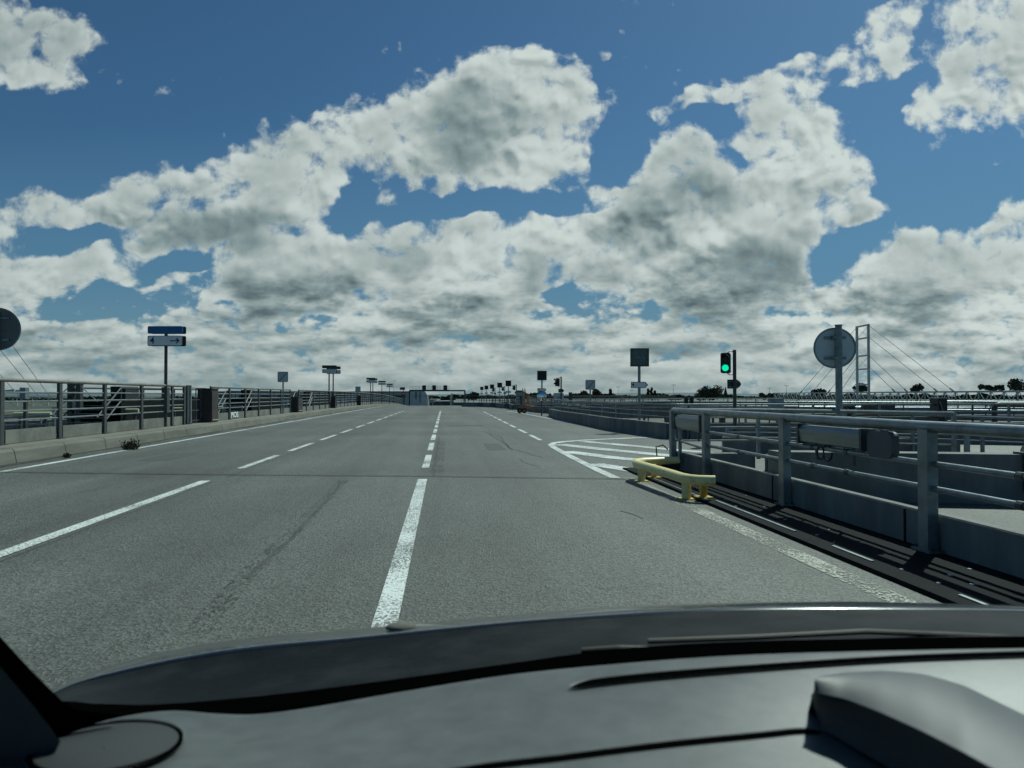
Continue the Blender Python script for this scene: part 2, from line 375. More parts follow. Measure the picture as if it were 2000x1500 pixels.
# ------------------------------------------------------------------ builders
class MB:
    def __init__(s): s.v = []; s.f = []

    def quad(s, a, b, c, d):
        n = len(s.v); s.v += [tuple(a), tuple(b), tuple(c), tuple(d)]; s.f.append((n, n + 1, n + 2, n + 3)); return s

    def poly(s, pts):
        n = len(s.v); s.v += [tuple(p) for p in pts]; s.f.append(tuple(range(n, n + len(pts)))); return s

    def box(s, c, size, rz=0.0, M=None):
        c = Vector(c); hx, hy, hz = size[0] / 2, size[1] / 2, size[2] / 2
        m3 = M or Matrix.Rotation(rz, 3, 'Z')
        n = len(s.v)
        for z in (-hz, hz):
            for x, y in ((-hx, -hy), (hx, -hy), (hx, hy), (-hx, hy)):
                s.v.append(tuple(c + m3 @ Vector((x, y, z))))
        s.f += [(n, n + 3, n + 2, n + 1), (n + 4, n + 5, n + 6, n + 7)] + [(n + i, n + (i + 1) % 4, n + 4 + (i + 1) % 4, n + 4 + i) for i in range(4)]
        return s

    def beam(s, a, b, w, h=None):
        a = Vector(a); b = Vector(b); d = b - a
        h = h or w
        q = d.to_track_quat('Y', 'Z').to_matrix()
        return s.box((a + b) / 2, (w, d.length, h), M=q)

    def tube(s, pts, r, n=8, cap=True, r2=None):
        pts = [Vector(p) for p in pts]
        base = len(s.v); k = len(pts)
        up = Vector((0, 0, 1))
        for i, p in enumerate(pts):
            d = (pts[min(i + 1, k - 1)] - pts[max(i - 1, 0)]).normalized()
            a = d.cross(up)
            if a.length < .05: a = d.cross(Vector((0, 1, 0)))
            a.normalize(); b = a.cross(d)
            rr = r if r2 is None else r + (r2 - r) * i / (k - 1)
            for j in range(n):
                t = 2 * math.pi * (j + .5) / n
                s.v.append(tuple(p + (a * math.cos(t) + b * math.sin(t)) * rr))
        for i in range(k - 1):
            for j in range(n):
                s.f.append((base + i * n + j, base + i * n + (j + 1) % n, base + (i + 1) * n + (j + 1) % n, base + (i + 1) * n + j))
        if cap:
            s.f.append(tuple(base + j for j in range(n))[::-1]); s.f.append(tuple(base + (k - 1) * n + j for j in range(n)))
        return s

    def prism(s, pts, off):
        """flat polygon swept by the vector off"""
        pts = [Vector(p) for p in pts]; off = Vector(off); n = len(s.v); k = len(pts)
        s.v += [tuple(p) for p in pts] + [tuple(p + off) for p in pts]
        s.f.append(tuple(range(n, n + k))[::-1]); s.f.append(tuple(range(n + k, n + 2 * k)))
        s.f += [(n + i, n + (i + 1) % k, n + k + (i + 1) % k, n + k + i) for i in range(k)]
        return s

    def disc(s, c, r, nrm, th, n=32, dome=0.0):
        """disc of radius r facing nrm with thickness th behind it; dome: bulge of the face"""
        c = Vector(c); nrm = Vector(nrm).normalized(); a = nrm.cross(Vector((0, 0, 1))).normalized(); b = nrm.cross(a)
        rings = [(1.0, 0.0)] if dome == 0 else [(math.sin(t * math.pi / 2), dome * (math.cos(t * math.pi / 2))) for t in (1, .8, .6, .4, .2)]
        base = len(s.v)
        s.v += [tuple(c - nrm * th + (a * math.cos(2 * math.pi * j / n) + b * math.sin(2 * math.pi * j / n)) * r) for j in range(n)]
        s.f.append(tuple(base + j for j in range(n)))
        prev = base
        for rr, h in rings:
            q = len(s.v)
            s.v += [tuple(c + nrm * h + (a * math.cos(2 * math.pi * j / n) + b * math.sin(2 * math.pi * j / n)) * r * rr) for j in range(n)]
            s.f += [(prev + j, q + j, q + (j + 1) % n, prev + (j + 1) % n) for j in range(n)]
            prev = q
        s.f.append(tuple(prev + j for j in range(n))[::-1])
        return s

    def grid(s, rows):
        n = len(s.v); k = len(rows[0])
        for r in rows: s.v += [tuple(p) for p in r]
        for i in range(len(rows) - 1):
            for j in range(k - 1):
                s.f.append((n + i * k + j, n + i * k + j + 1, n + (i + 1) * k + j + 1, n + (i + 1) * k + j))
        return s

    def build(s, name, m, parent=None, smooth=False, origin=None, solid=0.0, fix=False):
        me = bpy.data.meshes.new(name)
        o0 = Vector(origin) if origin is not None else Vector((0, 0, 0))
        me.from_pydata([tuple(Vector(v) - o0) for v in s.v], [], s.f)
        me.materials.append(MATS[m] if isinstance(m, str) else m)
        if fix:
            bm = bmesh.new(); bm.from_mesh(me); bmesh.ops.remove_doubles(bm, verts=bm.verts, dist=1e-5)
            bmesh.ops.recalc_face_normals(bm, faces=bm.faces); bm.to_mesh(me); bm.free()
        if smooth:
            for p in me.polygons: p.use_smooth = True
        me.update()
        o = bpy.data.objects.new(name, me); C.objects.link(o)
        if parent is not None:
            o.parent = parent
            # parts are given in the coordinates of the thing's Empty
        o.location = o0
        if solid:
            sm = o.modifiers.new('thickness', 'SOLIDIFY'); sm.thickness = solid; sm.offset = -1
        return o


def smooth_tubes(o, ang=40):
    me = o.data
    for p in me.polygons: p.use_smooth = True
    try: me.set_sharp_from_angle(angle=R(ang))
    except Exception: pass
    return o


def tag(o, label, cat, group=None, kind=None):
    o['label'] = label; o['category'] = cat
    if group: o['group'] = group
    if kind: o['kind'] = kind
    return o


def thing(name, label, cat, loc, rz=0.0, group=None):
    o = bpy.data.objects.new(name, None); C.objects.link(o); o.location = loc; o.rotation_euler = (0, 0, rz); o.empty_display_size = .3
    return tag(o, label, cat, group)


def dup(root, loc, label, rz=None, group=None, scale=None):
    r = root.copy(); C.objects.link(r); r.location = loc; r['label'] = label
    if rz is not None: r.rotation_euler = (0, 0, rz)
    if group: r['group'] = group
    if scale: r.scale = scale
    for ch in list(root.children):
        c = ch.copy(); C.objects.link(c); c.parent = r
        for g in list(ch.children):
            d = g.copy(); C.objects.link(d); d.parent = c
    return r


def structure(o): o['kind'] = 'structure'; return o


def text_part(name, txt, size, m, parent, loc, rx=R(90), rz=0.0, th=.002, sx=1.0, bold=0.0):
    cu = bpy.data.curves.new(name, 'FONT'); cu.body = txt; cu.size = size; cu.extrude = th; cu.align_x = 'CENTER'; cu.align_y = 'CENTER'; cu.offset = bold
    t = bpy.data.objects.new(name, cu); C.objects.link(t)
    bpy.context.view_layer.update()
    dg = bpy.context.evaluated_depsgraph_get()
    me = bpy.data.meshes.new_from_object(t.evaluated_get(dg)); bpy.data.objects.remove(t)
    me.materials.clear(); me.materials.append(MATS[m])
    o = bpy.data.objects.new(name, me); C.objects.link(o); o.parent = parent
    o.location = loc; o.rotation_euler = (rx, 0, rz); o.scale = (sx, 1, 1)
    return o


# ------------------------------------------------------------------ ground, deck, road
def zr(y):
    """the deck is flat, then falls away beyond 70 m"""
    return 0.0 if y < 70 else (-.000128 * (y - 70) ** 2 if y < 200 else -.000128 * 130 ** 2 - .0333 * (y - 200))


LX = -8.8        # foot of the left kerb
WX = 4.25        # near right wall, road face
YS = list(range(-14, 70, 4)) + list(range(70, 330, 8))


def right_edge(y):
    """right limit of the paved deck"""
    if y < 12.6: return 4.45
    if y < 27: return 60.0
    return 7.6 if y < 52 else 7.2


g = MB().quad((-9000, -3000, -6.6), (9000, -3000, -6.6), (9000, 12000, -6.6), (-9000, 12000, -6.6)).build('ground', 'field'); structure(g)
g = MB().quad((-170, -60, -6.5), (330, -60, -6.5), (330, 520, -6.5), (-170, 520, -6.5)).build('rail_yard_ground', 'ballast'); structure(g)
m1 = MB()
m1.grid([[(LX - .02, y, zr(y)), (8.0, y, zr(y))] for y in YS])
structure(m1.build('road', 'asphalt'))
# exit platform to the right, level with the road (butted against the road sheet at x = 8)
structure(MB().quad((8.0, -14, 0), (60, -14, -1.2), (60, 27.5, -1.2), (8.0, 27.5, 0)).build('exit_road', 'asphalt'))
# deck body under the road
m2 = MB()
for a, b in zip(YS[:-1], YS[1:]):
    m2.prism([(-10.4, a, zr(a) - .03), (8.0, a, zr(a) - .03), (8.0, a, zr(a) - 1.2), (-10.4, a, zr(a) - 1.2)], (0, b - a, 0)) if b <= 70 else None
    if b > 70:
        n = len(m2.v)
        m2.v += [(x, y, zr(y) - dz) for y in (a, b) for x, dz in ((-10.4, .03), (8.0, .03), (8.0, 1.2), (-10.4, 1.2))]
        m2.f += [(n, n + 1, n + 5, n + 4), (n + 1, n + 2, n + 6, n + 5), (n + 2, n + 3, n + 7, n + 6), (n + 3, n, n + 4, n + 7)]
structure(m2.build('bridge_deck', 'dark_concrete'))

# left kerb: sloping face, top band, joints as real gaps between kerb stones
KB = MB(); y = -10.0
yy = []
while y < 168:
    L_ = 1.98
    if y > 70: L_ = 3.98
    a, b = y + .012, y + L_ - .012
    za, zb = zr(a), zr(b)
    sec = [(LX, -.01), (LX - .05, .24), (LX - .09, .29), (LX - .34, .30), (LX - .36, -.01)]
    n = len(KB.v)
    KB.v += [(x, a, za + z) for x, z in sec] + [(x, b, zb + z) for x, z in sec]
    k = 5
    KB.f += [(n + i, n + (i + 1) % k, n + k + (i + 1) % k, n + k + i) for i in range(k)] + [tuple(range(n, n + k))[::-1], tuple(range(n + k, n + 2 * k))]
    y += L_
structure(KB.build('kerb', 'kerb_concrete', fix=True))
structure(MB().grid([[(-10.35, y_, zr(y_) + .285), (LX - .34, y_, zr(y_) + .285)] for y_ in YS if y_ < 172]).build('walkway', 'walkway'))
# grime strip between kerb and line
mat('grime', (.05, .048, .038), .95, 0, var=.4, vscale=6)
ge = MB(); rows = []
random.seed(3)
for i in range(260):
    y_ = -8 + i * .33
    w = .10 + .22 * (math.sin(i * .37) * .5 + .5) * random.uniform(.5, 1.2)
    rows.append([(LX - .01, y_, zr(y_) + .004), (LX + w, y_, zr(y_) + .004)])
structure(ge.grid(rows).build('gutter', 'grime'))


def strip(name, pts, w, m='road_paint', z=.006):
    """line along ground points of width w"""
    k = len(pts); rows = []
    for i, p in enumerate(pts):
        a = Vector(pts[max(i - 1, 0)]); b = Vector(pts[min(i + 1, k - 1)]); d = (b - a); d.z = 0; d.normalize(); nn = Vector((d.y, -d.x, 0))
        p = Vector(p); zz = zr(p.y) + z
        rows.append([(p.x - nn.x * w / 2, p.y - nn.y * w / 2, zz), (p.x + nn.x * w / 2, p.y + nn.y * w / 2, zz)])
    return rows


def lines(name, specs, m, z=.006):  # specs: (points, width)
    mb = MB()
    for pts, w in specs: mb.grid(strip(name, pts, w, m, z))
    return structure(mb.build(name, m))


XL, XM, XR = -3.88, -.36, 3.0
lines('edge_line', [([(-8.05 - (0 if y_ > 12 else 0), y_, 0) for y_ in [-6] + list(range(0, 100, 5))], .16)], 'road_paint')
solid = [([(XL, -4, 0), (XL, 2, 0), (XL, 12.15, 0)], .16), ([(XM, -4, 0), (XM, 2, 0), (XM, 12.05, 0)], .155)]
dash = []
for x0, x1, ya, yb in ((XL, XL + .30, 14.1, 66), (XM, XM + .02, 13.9, 66), (XR - .02, XR + .35, 22.1, 62)):
    y_ = ya
    while y_ < yb:
        t0 = (y_ - ya) / (yb - ya); t1 = (y_ + 3 - ya) / (yb - ya)
        dash.append(([(x0 + (x1 - x0) * t0, y_, 0), (x0 + (x1 - x0) * t1, min(y_ + 3, yb), 0)], .14)); y_ += 4.333
lines('lane_line', solid + dash, 'road_paint')
nose = [G(px, py) for px, py in ((1202, 934), (1165, 917), (1125, 897), (1098, 883), (1082, 874), (1076, 869), (1082, 865.5), (1100, 863), (1140, 860), (1200, 857), (1310, 852.5), (1420, 848))]
lines('hatched_island_outline', [(nose[:7], .18), (nose[6:], .30)], 'road_paint')
hp = []
for w_, q_ in ((.42, ((1137, 862.5), (1200, 868), (1330, 880), (1440, 889))), (.50, ((1090, 868.5), (1200, 880), (1300, 889.5), (1440, 903))), (.50, ((1103, 882), (1200, 894.5), (1320, 906), (1400, 913))), (.46, ((1158, 906.5), (1254, 922), (1330, 932)))):
    hp.append(([G(*p_) for p_ in q_], w_))
lines('hatching', hp, 'road_paint', .008)
lines('worn_edge_line', [([(3.08, y_, 0) for y_ in (-4, 0, 4, 8, 11.9)], .20)], 'worn_road_paint')
lines('tyre_mark', [([G(380, 1240), G(480, 1125), G(560, 1052), G(640, 970), G(672, 938)], .17), ([(-.14, 12.8, 0), (-.12, 17, 0), (-.1, 22, 0)], .26)], 'tyre_rub', .005)
far_edge = [G(px, py) for px, py in ((1262, 852), (1240, 848), (1200, 842), (1150, 831), (1099, 822), (1060, 815), (1020, 807.5), (990, 803))]
lines('ramp_edge_line', [(far_edge, .16)], 'road_paint')
# expansion joint, slightly skewed, and a rubbed seam
mat('joint', (.018, .016, .015), .7, 0, col2=(.06, .045, .035), vscale=8)
jp = [G(px, py) for px, py in ((-250, 915), (0, 923), (430, 928), (830, 931), (1235, 936.5))]
lines('expansion_joint', [(jp, .045)], 'joint', .009)
jp2 = [p + Vector((0, .11, 0)) for p in jp]
lines('expansion_joint', [(jp2, .02)], 'joint', .009)


def crack(pts, w, jit=.03):
    out = []
    for a, b in zip(pts[:-1], pts[1:]):
        a, b = Vector(a), Vector(b); n = max(2, int((b - a).length / .25))
        for i in range(n): out.append(a.lerp(b, i / n) + Vector((random.uniform(-jit, jit), 0, 0)))
    out.append(Vector(pts[-1])); return (out, w)


mat('seam', (.05, .053, .047), .9, 0, col2=(.10, .105, .095), vscale=22)
mat('patch_tar', (.060, .066, .058), .85, 0, col2=(.085, .092, .08), vscale=30, bump=.5, bscale=60)
pm = MB()
for x_, y_, w_, l_ in ((1.35, 19.5, .5, 2.6), (-6.2, 17, .7, 1.9), (1.0, 33, 1.6, 1.2), (-2.2, 44, 2.4, 1.0)):
    pm.quad((x_ - w_ / 2, y_ - l_ / 2, .003), (x_ + w_ / 2, y_ - l_ / 2 + .05, .003), (x_ + w_ / 2 - .03, y_ + l_ / 2, .003), (x_ - w_ / 2 + .02, y_ + l_ / 2 - .04, .003))
structure(pm.build('road_patch', 'patch_tar'))
lines('road_seam', [crack([(-7.6, 7, 0), (-6.9, 10, 0), (-7.2, 12, 0)], .018, .02), crack([(2.2, 16, 0), (1.7, 19, 0), (1.9, 24, 0), (1.2, 30, 0)], .03, .03), crack([G(480, 1130), G(560, 1060), G(640, 975), G(668, 942)], .04, .012),
                    crack([(XL + .16, 3, 0), (XL + .16, 12, 0)], .02, .008), crack([(XL + .18, 12.6, 0), (XL + .22, 45, 0)], .02, .02),
                    crack([G(1016, 896), G(1022, 903), G(1036, 907.5), G(1052, 910.5)], .02, .01),
                    crack([G(955, 848), G(985, 865), G(1000, 880)], .03, .03), crack([G(1210, 998), G(1235, 1004), G(1255, 1013)], .02, .01),
                    crack([(-.19, 12.6, 0), (-.17, 24, 0)], .05, .012)], 'seam', .004)

# hills far beyond the plain
hb = MB(); rows = [[], []]
random.seed(5)
for i in range(60):
    px = -600 + i * 55
    h = 769.5 + 1.6 * math.sin(i * .31) + 1.0 * math.sin(i * .83 + 1)
    p = P(px, h, 7000); rows[0].append(p); q = P(px, 776, 5200); rows[1].append(Vector((q.x, q.y, -6.6)))
structure(hb.grid(rows).build('hills', 'hill'))


# ------------------------------------------------------------------ left parapet railing
def left_railing(y0, y1, label, posts, tube_r=.035, blocks=True, n_rails=4):
    t = thing('railing', label, 'railing', (-9.85, y0, zr(y0) + .285), 0, 'railing sections along the left walkway')
    z0 = zr(y0) + .285

    def pt(y, dz, dx=0): return (dx, y - y0, zr(y) + .285 + dz - z0)
    seg = [y0] + [y for y in range(int(y0) + 1, int(y1), 6) if y > 70] + [y1]
    smooth_tubes(MB().tube([pt(y, 1.46) for y in seg], .045, 10).build('top_rail', 'weathered_rail', t))
    for h in (1.18, .97, .75, .54)[:n_rails]:
        smooth_tubes(MB().tube([pt(y, h) for y in seg], .020, 6).build('rail', 'galv', t))
    for y in posts:
        mb = MB().box((0, y - y0, zr(y) + .285 + .71 - z0), (.07, .14, 1.42)); mb.box((0, y - y0, zr(y) + .285 + .012 - z0), (.18, .26, .024))
        mb.build('post', 'dark_steel', t)
    if blocks:
        for a, b in zip(posts[:-1], posts[1:]):
            MB().box((-.06, (a + b) / 2 - y0 + .03, zr(a) + .285 + .165 - z0), (.10, b - a - .34, .31)).build('base_slab', 'concrete', t)
    return t


def rng_posts(a, b, step=2.5):
    n = max(1, round((b - a) / step)); return [a + .05 + (b - a - .1) * i / n for i in range(n + 1)]


left_railing(6.5, 28.4, "nearest grey railing on the left, ending just past the blue and white 4 sign", [6.6, 9.5, 12.1, 14.6, 17.0, 19.45, 21.9, 24.45, 27.1, 28.3])
left_railing(31.4, 47.2, "left railing between the two dark cabinets, with white graffiti on its base slab", rng_posts(31.4, 47.2))
left_railing(49.8, 63.5, "left railing from the second dark cabinet up to the pair of double-panel signs", rng_posts(49.8, 63.5))
left_railing(64.6, 82.5, "left railing between the double-panel signs and the small grey square sign", rng_posts(64.6, 82.5))
left_railing(83.5, 97.5, "left railing just beyond the small grey square sign", rng_posts(83.5, 97.5))
left_railing(98.5, 114, "left railing beyond the third pair of panel signs, far along the kerb", rng_posts(98.5, 114), n_rails=3)
left_railing(115, 165, "farthest and longest left railing, running to the end of the kerb near the gantry", rng_posts(115, 165), n_rails=3)

# gate posts and gate leaf at the first gap
t = thing('gate', 'narrow mesh gate between two thick posts in the left railing', 'gate', (-9.85, 28.6, .285))
MB().box((0, 0, .75), (.10, .14, 1.5)).box((0, 0, .02), (.3, .3, .04)).build('post', 'dark_steel', t)
MB().box((0, .34, .75), (.10, .10, 1.5)).build('post', 'galv', t)
mb = MB()
for h in (.12, .52, .94, 1.4): mb.box((0, 1.3, h), (.035, 1.8, .035))
for k in range(4): mb.box((0, .42 + k * .585, .76), (.033, .033, 1.3))
mb.build('gate_leaf', 'dark_steel', t)


def cabinet(y, w, h, label):
    t = thing('cabinet', label, 'cabinet', (-9.75, y, zr(y) + .285), 0, 'dark cabinets standing in the left railing')
    mb = MB().box((0, 0, h / 2), (.55, w, h)).build('body', 'rust_box', t)
    bv = mb.modifiers.new('b', 'BEVEL'); bv.width = .015
    MB().box((.0, 0, h + .02), (.62, w + .06, .04)).build('lid', 'dark_steel', t)
    MB().box((.288, 0, h / 2), (.02, w * .9, h * .86)).build('door', 'rust_box', t)
    mb = MB()
    for k in range(4): mb.box((.302, -w * .12, h * (.72 - k * .09)), (.01, w * .35, .03))
    mb.build('louvre', 'black_box', t)
    MB().box((.305, w * .3, h * .5), (.03, .04, .14)).build('handle', 'galv', t)
    MB().box((.30, 0, .10), (.02, w * .8, .03)).build('kick_bar', 'cream_paint', t)
    return t


cabinet(30.75, .9, 1.36, 'tall dark brown metal cabinet in the left railing, nearest to the camera')
cabinet(48.5, 1.6, .98, 'low wide dark cabinet in the left railing beyond the slashed square sign')
cabinet(64.0, .7, 1.0, 'slim dark cabinet at the foot of the nearest pair of double-panel signs')
cabinet(83.0, .5, 1.05, 'small dark cabinet under the grey square sign far along the left railing')
tx = text_part('graffiti', 'PIOS', .36, 'sign_white', [o for o in C.objects if o.name.startswith('railing') and o.type == 'EMPTY'][1], (.02, 3.45, .19), rz=R(90), th=.003, sx=1.6, bold=.008)
tx['label'] = 'white graffiti letters sprayed on the base slab'


# ------------------------------------------------------------------ signs
def rounded_rect(w, h, r, n=5):
    pts = []
    for cx, cz, a0 in ((w / 2 - r, h / 2 - r, 0), (-w / 2 + r, h / 2 - r, 90), (-w / 2 + r, -h / 2 + r, 180), (w / 2 - r, -h / 2 + r, 270)):
        for i in range(n + 1):
            a = R(a0 + 90 * i / n); pts.append((cx + r * math.cos(a), cz + r * math.sin(a)))
    return pts


def plate(w, h, r, cz, y=0.0, th=.03, cx=0.0):
    return MB().prism([(cx + x, y, cz + z) for x, z in rounded_rect(w, h, r)], (0, th, 0))


def arrow(mb, cx, cz, L_, hw, t, y):
    """arrow pointing +x drawn as bars"""
    mb.box((cx, y, cz), (L_, .006, t))
    for s in (-1, 1):
        a = (cx + L_ / 2 + t * .3, y - .0015 * s, cz); b = (cx + L_ / 2 - hw, y - .0015 * s, cz + s * hw)
        mb.beam(a, b, .006, t)
    return mb


def panel_sign(loc, w, label, top, big=False, rz=0.0, group='blue and white panel signs on the left railing'):
    t = thing('panel_sign', label, 'sign', loc, rz, group)
    H = top
    MB().tube([(0, .06, 0), (0, .06, H)], .055, 10).build('pole', 'dark_steel', t)
    MB().box((0, .06, .95), (.20, .20, .9)).build('pole_bracket', 'dark_steel', t)
    h1, h2 = .27 * w / 1.25, .37 * w / 1.25
    f = plate(w, h1, .05, H - h1 / 2, -.02).build('upper_panel', 'sign_blue' if big else 'sign_dark_back', t)
    plate(w - .03, h1 - .03, .04, H - h1 / 2, -.024, .003).build('panel_face', 'sign_blue' if big else 'sign_dark_back', f)
    plate(w, h1, .05, H - h1 / 2, .13, .03, .05).build('rear_panel', 'sign_dark_back', t)
    c2 = H - h1 - .07 - h2 / 2
    f = plate(w, h2, .05, c2, -.02).build('lower_panel', 'sign_black' if big else 'sign_back', t)
    plate(w - .035, h2 - .035, .04, c2, -.024, .003).build('panel_face', 'sign_white' if big else 'sign_back', f)
    plate(w, h2, .05, c2, .13, .03, .05).build('rear_panel', 'sign_dark_back', t)
    if big:
        text_part('number', '4', h2 * .92, 'sign_black', t, (-w * .365, -.028, c2), bold=.002)
        arrow(MB(), w * .27, c2, .30, .085, .035, -.029).build('arrow', 'sign_black', t)
    return t


Y1 = YX(326, -9.78)
panel_sign((-9.85, Y1, .285), 1.24, 'blue panel over white panel reading 4 with a right arrow, on the left railing', 1.4 - .285 + (772 - 638) / 1400 * 25.6, True, rz=-YAW)
for i, (px, py, w, lab) in enumerate([
        (643, 714, 1.17, 'dark double-panel sign, left one of the nearest pair, behind the second slashed sign'),
        (651, 716, 1.17, 'dark double-panel sign, right one of the nearest pair on the left railing'),
        (724, 738, 1.1, 'dark double-panel sign, left one of the farther pair, right of the small grey square sign'),
        (728.5, 739, 1.1, 'dark double-panel sign, right one of the farther pair, right of the small grey square sign'),
        (746, 744, 1.1, 'single-pole double-panel sign just right of the farther pair'),
        (761, 749.5, 1.05, 'single-pole double-panel sign, the smaller one near the thin lamp mast')]):
    yy_ = YX(px, -9.82); dd = yy_ * .99; zb = zr(yy_) + .285
    panel_sign((-9.85, yy_, zb), w, lab, EYE + (772 - py) / 1400 * dd - zb, False, rz=-YAW)


def slash_sign(loc, top, w, label, slash=True, m='sign_grey_face', rz=-YAW, group='square signs with a black slash'):
    t = thing('square_sign', label, 'sign', loc, rz, group)
    MB().tube([(0, .05, 0), (0, .05, top)], .045, 8).build('pole', 'galv', t)
    f = plate(w, w, .06, top - w / 2, -.03).build('sign_plate', 'sign_black', t)
    plate(w - .03, w - .03, .05, top - w / 2, -.034, .003).build('sign_face', m, f)
    if slash: MB().beam((-w * .33, -.037, top - w * .88), (w * .38, -.037, top - w * .14), .003, .035).build('slash', 'sign_black', t)
    return t


yq = YX(554, -9.8); slash_sign((-9.85, yq, .285), EYE - .285 + (772 - 727) / 1400 * 45, .64, 'grey square sign with a black slash, on the left railing before the panel-sign pair')
yq = YX(700, -9.8); slash_sign((-9.85, yq, zr(yq) + .285), EYE - .285 - zr(yq) + (772 - 755) / 1400 * 83, .60, 'plain weathered square sign, small and low, far along the left railing')
p = G(1153, 824, 0); dd = 40.0
q = P(1153, 742, 44); slash_sign((q.x, q.y, 0), q.z, .60, 'grey square sign with a black slash, on the right parapet before the large arrow display')
# no-entry sign far left
q = P(788, 764.5, 140)
t = thing('no_entry_sign', 'small round no entry sign under a dark panel, far end of left railing', 'sign', (q.x, q.y, zr(q.y) + .28), -YAW)
zt = q.z - zr(q.y) - .28
MB().tube([(0, .05, 0), (0, .05, zt + .9)], .05, 8).build('pole', 'dark_steel', t)
MB().disc((0, -.02, zt - .4), .42, (0, -1, 0), .03).build('sign_plate', 'sign_red', t)
MB().box((0, -.03, zt - .4), (.55, .012, .13)).build('bar', 'sign_white', t)
MB().box((-.2, -.02, zt + .55), (1.0, .04, .5)).build('upper_panel', 'sign_dark_back', t)

# round sign backs
def round_back(loc, pole_r, cz, r, label, rz, m='sign_back', px_=0.0, ptop=None):
    t = thing('round_sign', label, 'sign', loc, rz, 'round sign backs')
    ptop = ptop or cz + r + .04
    smooth_tubes(MB().tube([(0, 0, 0), (0, 0, ptop)], pole_r, 16).tube([(0, 0, ptop), (0, 0, ptop + .02)], pole_r * 1.12, 16).build('pole', 'galv', t))
    smooth_tubes(MB().disc((px_, .09, cz), r, (0, -1, 0), .02, 48).build('disc', m, t))
    mb = MB()
    for j in range(48):
        a = 2 * math.pi * j / 48; b = 2 * math.pi * (j + 1) / 48
        mb.beam((px_ + r * math.cos(a), .085, cz + r * math.sin(a)), (px_ + r * math.cos(b), .085, cz + r * math.sin(b)), .012, .03)
    mb.build('rim', 'galv', t)
    for s in (-1, 1):
        MB().box((px_, .07, cz + s * r * .52), (r * 1.05, .03, .05)).box((px_, -pole_r * .98, cz + s * r * .52), (pole_r * 2.5, .012, .05)).build('clamp', 'galv', t)
    return t


q = P(1638, 679, 13.5)
round_back((q.x, q.y, -.1), .062, q.z + .1, .372, 'large round sign seen from behind on a thick grey pole, right of the traffic light', -YAW - R(8), px_=-.045)
q = P(-9, 642, 16.2)
round_back((q.x, q.y, .285), .05, q.z - .285, .475, 'round sign back cut off by the left edge of the view', -YAW + R(10), m='disc_dark')


# exit furniture on the right: arrow display, traffic light, repeated at every exit
def arrow_plate(w, h, cz, y, th=.03):
    pts = [(-w / 2, -h / 2), (w / 2 - h * .45, -h / 2), (w / 2, 0), (w / 2 - h * .45, h / 2), (-w / 2, h / 2)]
    return MB().prism([(x, y, cz + z) for x, z in pts][::-1], (0, th, 0))


def display(loc, label, lit=True, rz=-YAW):
    t = thing('lane_display', label, 'lane sign', loc, rz, 'square lane displays above the exits')
    zc = 2.86 - loc[2]
    smooth_tubes(MB().tube([(0, .08, 0), (0, .08, zc)], .055, 10).build('pole', 'galv', t))
    b = MB().box((0, 0, zc), (.70, .14, .70)).build('housing', 'black_box' if not lit else 'dark_steel', t)
    for s in (-1, 1):
        MB().box((s * .325, -.085, zc), (.05, .04, .70)).build('frame', 'dark_steel', b)
        MB().box((0, -.085, zc + s * .325), (.60, .04, .05)).build('frame', 'dark_steel', b)
    MB().box((0, -.074, zc), (.60, .008, .60)).build('display_face', 'glass_face' if lit else 'sign_black', t)
    if lit: arrow(MB(), 0, zc, .34, .12, .028, -.083).build('arrow', 'arrow_faint', t)
    f = arrow_plate(.66, .24, 1.80 - loc[2], 0, .03).build('arrow_plate', 'sign_black', t)
    f2 = arrow_plate(.60, .20, 1.80 - loc[2], -.004, .003).build('plate_face', 'sign_white', f); f2.location.x = -.012
    text_part('number', '4', .19, 'sign_black', t, (-.25, -.007, 1.80 - loc[2]), bold=.004)
    return t


q = G(1242, 843); d0 = display((q.x + .15, q.y, 0), 'large square lane display with faint right arrow, above a white 4 arrow plate')
DL = [(1058.5, 53, 'black square lane display on a pole behind the round convex mirror'),
      (993, 88, 'black square lane display far right of the road, next one beyond the orange trailer'),
      (976, 103, 'black square lane display, larger and paler one left of the tall black one'),
      (961, 120, 'black square lane display in the middle of the distant row'),
      (950, 134, 'small black square lane display, second from the far end of the row'),
      (941, 152, 'smallest black square lane display at the far end of the row')]
proto = None
for px, dd, lab in DL:
    q = P(px, 772, dd); zb = zr(q.y)
    if proto is None: proto = display((q.x, q.y, 0), lab, False); pz = proto
    else: dup(proto, (q.x, q.y, 0), lab)


def hood(mb, c, r, L_, n=14, sp=200):
    rows = [[], []]
    for i in range(n + 1):
        a = R(90 - sp / 2 + sp * i / n)
        rows[0].append((c[0] + r * math.cos(a), c[1], c[2] + r * math.sin(a))); rows[1].append((c[0] + r * .95 * math.cos(a), c[1] - L_, c[2] + r * .95 * math.sin(a)))
    mb.grid(rows)


